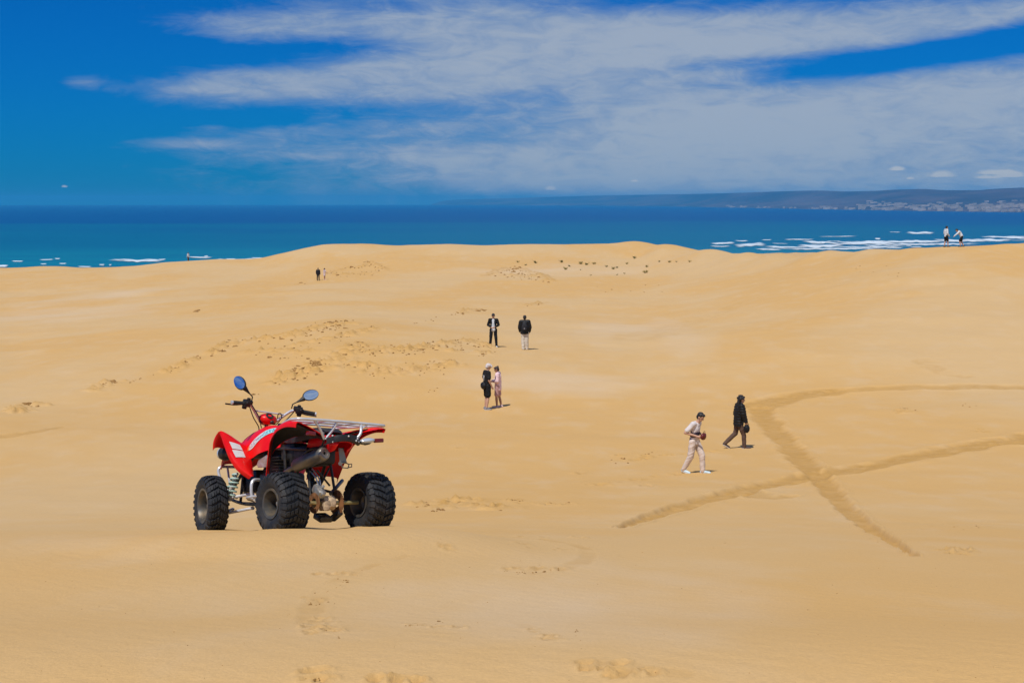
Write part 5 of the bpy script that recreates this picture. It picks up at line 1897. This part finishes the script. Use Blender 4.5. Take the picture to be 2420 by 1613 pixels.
f4 = person('person in white shirt and black shorts bending forward with arms spread on the far crest', g, R(80), 1.74,
            dict(pel=(0, -.08, .88), ch=(0, .10, 1.16), nk=(0, .22, 1.30), hd=(0, .33, 1.36), sL=(-.18, .16, 1.26), sR=(.18, .16, 1.26), eL=(-.32, .34, 1.10), eR=(.36, .02, 1.06), wL=(-.36, .56, .92), wR=(.44, -.14, .86),
                 hL=(-.09, -.08, .85), hR=(.09, -.08, .85), kL=(-.10, .10, .49), kR=(.10, -.06, .47), aL=(-.10, .0, .085), aR=(.10, -.26, .10), tL=(-.11, .17, .04), tR=(.11, -.1, .045)),
            top=(cloth('white_tee', (.58, .62, .66)), 'long', .0, .022, 'shirt'), legs=(cloth('black_shorts', (.008, .008, .009)), 'short', .015), hair=(HAIR_K, 'short'), shoes=cloth('dark_shoe', (.07, .05, .055)), detail=0, look=(0, 1, -.6))
settle(f4)
d_ = px_dir(445, 616)
yy_ = 262.0
f5 = person('tiny far person in a white top half hidden behind the left crest', Vector((d_.x / d_.y * yy_, yy_, hz(d_.x / d_.y * yy_, yy_))), R(60), 1.7, {},
            top=(cloth('white_tee', (.58, .62, .66)), 'long', -.02, .02, 'shirt'), legs=(cloth('taupe', (.105, .065, .048)), 'long', .006), hair=(mat('brown_hair_c', (.12, .05, .03), .5), 'short'), skin=SKIN_T, shoes=cloth('dark_shoe', (.07, .05, .055)), detail=0)
settle(f5)

# ------------------------------------------------------------------ clods of crusted sand, crumbs, shrubs
M_CLOD = mat('crusted_sand', (0.30, 0.168, 0.060), 0.95, spec=.1, vary=.35, vscale=9, bump=.6, bscale=30)
CLOD_ME = []
for k in range(8):
    bm = bmesh.new()
    bmesh.ops.create_icosphere(bm, subdivisions=1, radius=1.0)
    for v in bm.verts:
        n_ = mnoise.noise(v.co * 1.7 + Vector((k * 7.1, 0, 0)))
        v.co *= 1 + .55 * n_
        v.co.x *= 1.25
        v.co.y *= .85
        v.co.z *= .62 + .15 * (k % 3)
    me = bpy.data.meshes.new('clod')
    bm.to_mesh(me)
    bm.free()
    me.materials.append(M_CLOD)
    CLOD_ME.append(me)

NEAR = ['brown clod of crusted sand along the rising left ridge',
        'brown clod of crusted sand scattered on the slope below the ridge top',
        'brown clod of crusted sand beside the two men in black jackets',
        'brown clod of crusted sand beside the far couple in black and pale pink',
        'brown clod of crusted sand in the heap before the green shrubs',
        'brown clod of dug sand on the flat right of the quad bike',
        'small sand clod in the wheel tracks before the quad bike',
        'sand clod lying near the crossing of the dark wheel tracks',
        'brown clod in the lone small heap at the low end of the left ridge',
        'brown clod in the second small heap up the left ridge',
        'brown clod of crusted sand on the top of the left ridge',
        'brown clod in the lower heap on the slope between the quad bike and the ridge',
        'brown clod in the strip that ends at the man in the open black jacket']
GRP = ['clods on the left ridge', 'clods on the slope', 'clods by the two men', 'clods by the far couple', 'clods before the shrubs', 'clods right of the quad bike', 'clods in the wheel tracks', 'clods by the crossing tracks', 'clods at the ridge end', 'clods of the second heap', 'clods on the ridge top', 'clods above the mirror', 'clods by the man in the open jacket']
cand = []
for (line, spread, n_, size, zone) in BANDS:
    pts = spline([(p[0], p[1], 0) for p in line], 6)
    for _ in range(n_):
        p = pts[random.randrange(len(pts))]
        q = pts[min(len(pts) - 1, random.randrange(len(pts)))]
        p = p.lerp(q, random.random() * .25)
        px_, py_ = p.x + random.gauss(0, 5), p.y + random.gauss(0, spread * .55)
        sz = size * random.uniform(.45, 1.0) * (1.8 if random.random() < .10 else 1.0)
        cand.append((sz, px_, py_, zone))
for _ in range(90):      # stray specks on the near sand
    cand.append((random.uniform(1.5, 3.2), random.uniform(-100, 2520), random.uniform(1270, 1612), 6))
cand.sort(reverse=True)
crumbs = MB()
count = 0
for (sz, px_, py_, zone) in cand:
    g = ground_at(px_, py_)
    dist = g.y
    r_ = sz * dist / F * .58
    k = random.randrange(8)
    rot = random.uniform(0, 6.28)
    if count < 230 and sz > 5.0:
        o = link(bpy.data.objects.new('sand_clod', CLOD_ME[k]))
        o.location = (g.x, g.y, g.z + r_ * .02)
        o.scale = (r_ * 1.25, r_ * 1.25, r_ * random.uniform(.6, 1.0))
        o.rotation_euler = (random.uniform(-.3, .3), random.uniform(-.3, .3), rot)
        tag(o, NEAR[zone], 'clod', GRP[zone])
        count += 1
    else:
        M_ = Matrix.Rotation(rot, 3, 'Z')
        vs = [Vector((g.x, g.y, g.z + r_ * .1)) + M_ @ Vector((v.co.x * r_, v.co.y * r_, v.co.z * r_)) for v in CLOD_ME[k].vertices]
        crumbs.add(vs, [tuple(p.vertices) for p in CLOD_ME[k].polygons])
cr = crumbs.build('sand_crumbs', M_CLOD, smooth=0)
tag(cr, 'loose crumbs of crusted brown sand strewn over the dune', 'crumbs', kind='stuff')

# shrubs on the far flat
M_LEAF = mat('dune_shrub_leaf', (0.115, 0.115, 0.014), .7, vary=.45, vscale=3)
M_LEAF2 = mat('dry_shrub_leaf', (0.24, 0.19, 0.03), .75, vary=.4, vscale=3)
M_TWIG = mat('shrub_twig', (0.10, 0.065, 0.035), .9)


def shrub_meshes(seed, w, h):
    rnd = random.Random(seed)
    lf, tw_ = MB(), MB()
    for _ in range(9):
        a = rnd.uniform(0, 6.28)
        tip = Vector((math.cos(a) * w * rnd.uniform(.3, .9), math.sin(a) * w * rnd.uniform(.3, .9), h * rnd.uniform(.4, 1)))
        tw_.tube([(0, 0, -.05), tip * .5 + Vector((0, 0, h * .1)), tip], [.012, .008, .004], 5)
        for _ in range(16):
            c = tip * rnd.uniform(.25, 1.05) + Vector((rnd.gauss(0, .12 * w), rnd.gauss(0, .12 * w), rnd.gauss(0, .08 * h)))
            c.z = max(c.z, .01)
            d = Vector((rnd.gauss(0, 1), rnd.gauss(0, 1), rnd.gauss(.5, .7))).normalized()
            s_ = d.cross(Vector((rnd.gauss(0, 1), rnd.gauss(0, 1), rnd.gauss(0, 1)))).normalized()
            l_, q_ = rnd.uniform(.08, .16), rnd.uniform(.025, .05)
            lf.add([c, c + d * l_ * .5 + s_ * q_, c + d * l_, c + d * l_ * .5 - s_ * q_], [(0, 1, 2, 3)])
    return lf.mesh('foliage', 0), tw_.mesh('stem', 30)


SHR = [(1326, 620, 13), (1337, 637, 13), (1346, 630, 8), (1372, 624, 12), (1387, 626, 12), (1404, 624, 11), (1266, 622, 12), (1449, 636, 10), (1458, 633, 9), (1525, 645, 14), (1500, 611, 12), (1529, 631, 10),
       (1558, 619, 8), (1582, 620, 10), (1599, 619, 6), (1630, 619, 8), (1433, 631, 9), (1481, 624, 9), (1242, 627, 7), (1224, 620, 9), (1372, 638, 6), (1396, 651, 6), (1458, 650, 6), (1476, 647, 6)]
protos = []
for k in range(4):
    f_, t_ = shrub_meshes(k + 3, .5, .42)
    f_.materials.append(M_LEAF if k % 2 == 0 else M_LEAF2)
    t_.materials.append(M_TWIG)
    protos.append((f_, t_))
for i, (px_, py_, sz) in enumerate(SHR):
    g = ground_at(px_, py_)
    r_ = empty('dune_shrub', g)
    r_.rotation_euler = (0, 0, random.uniform(0, 6.28))
    k_s = sz * g.y / F * 1.15
    r_.scale = (k_s, k_s, k_s * random.uniform(.7, 1.1))
    tag(r_, 'low green shrub dotting the flat sand below the crest', 'shrub', 'green shrubs below the crest')
    f_, t_ = protos[i % 4]
    link(bpy.data.objects.new('foliage', f_), r_)
    link(bpy.data.objects.new('stem', t_), r_)
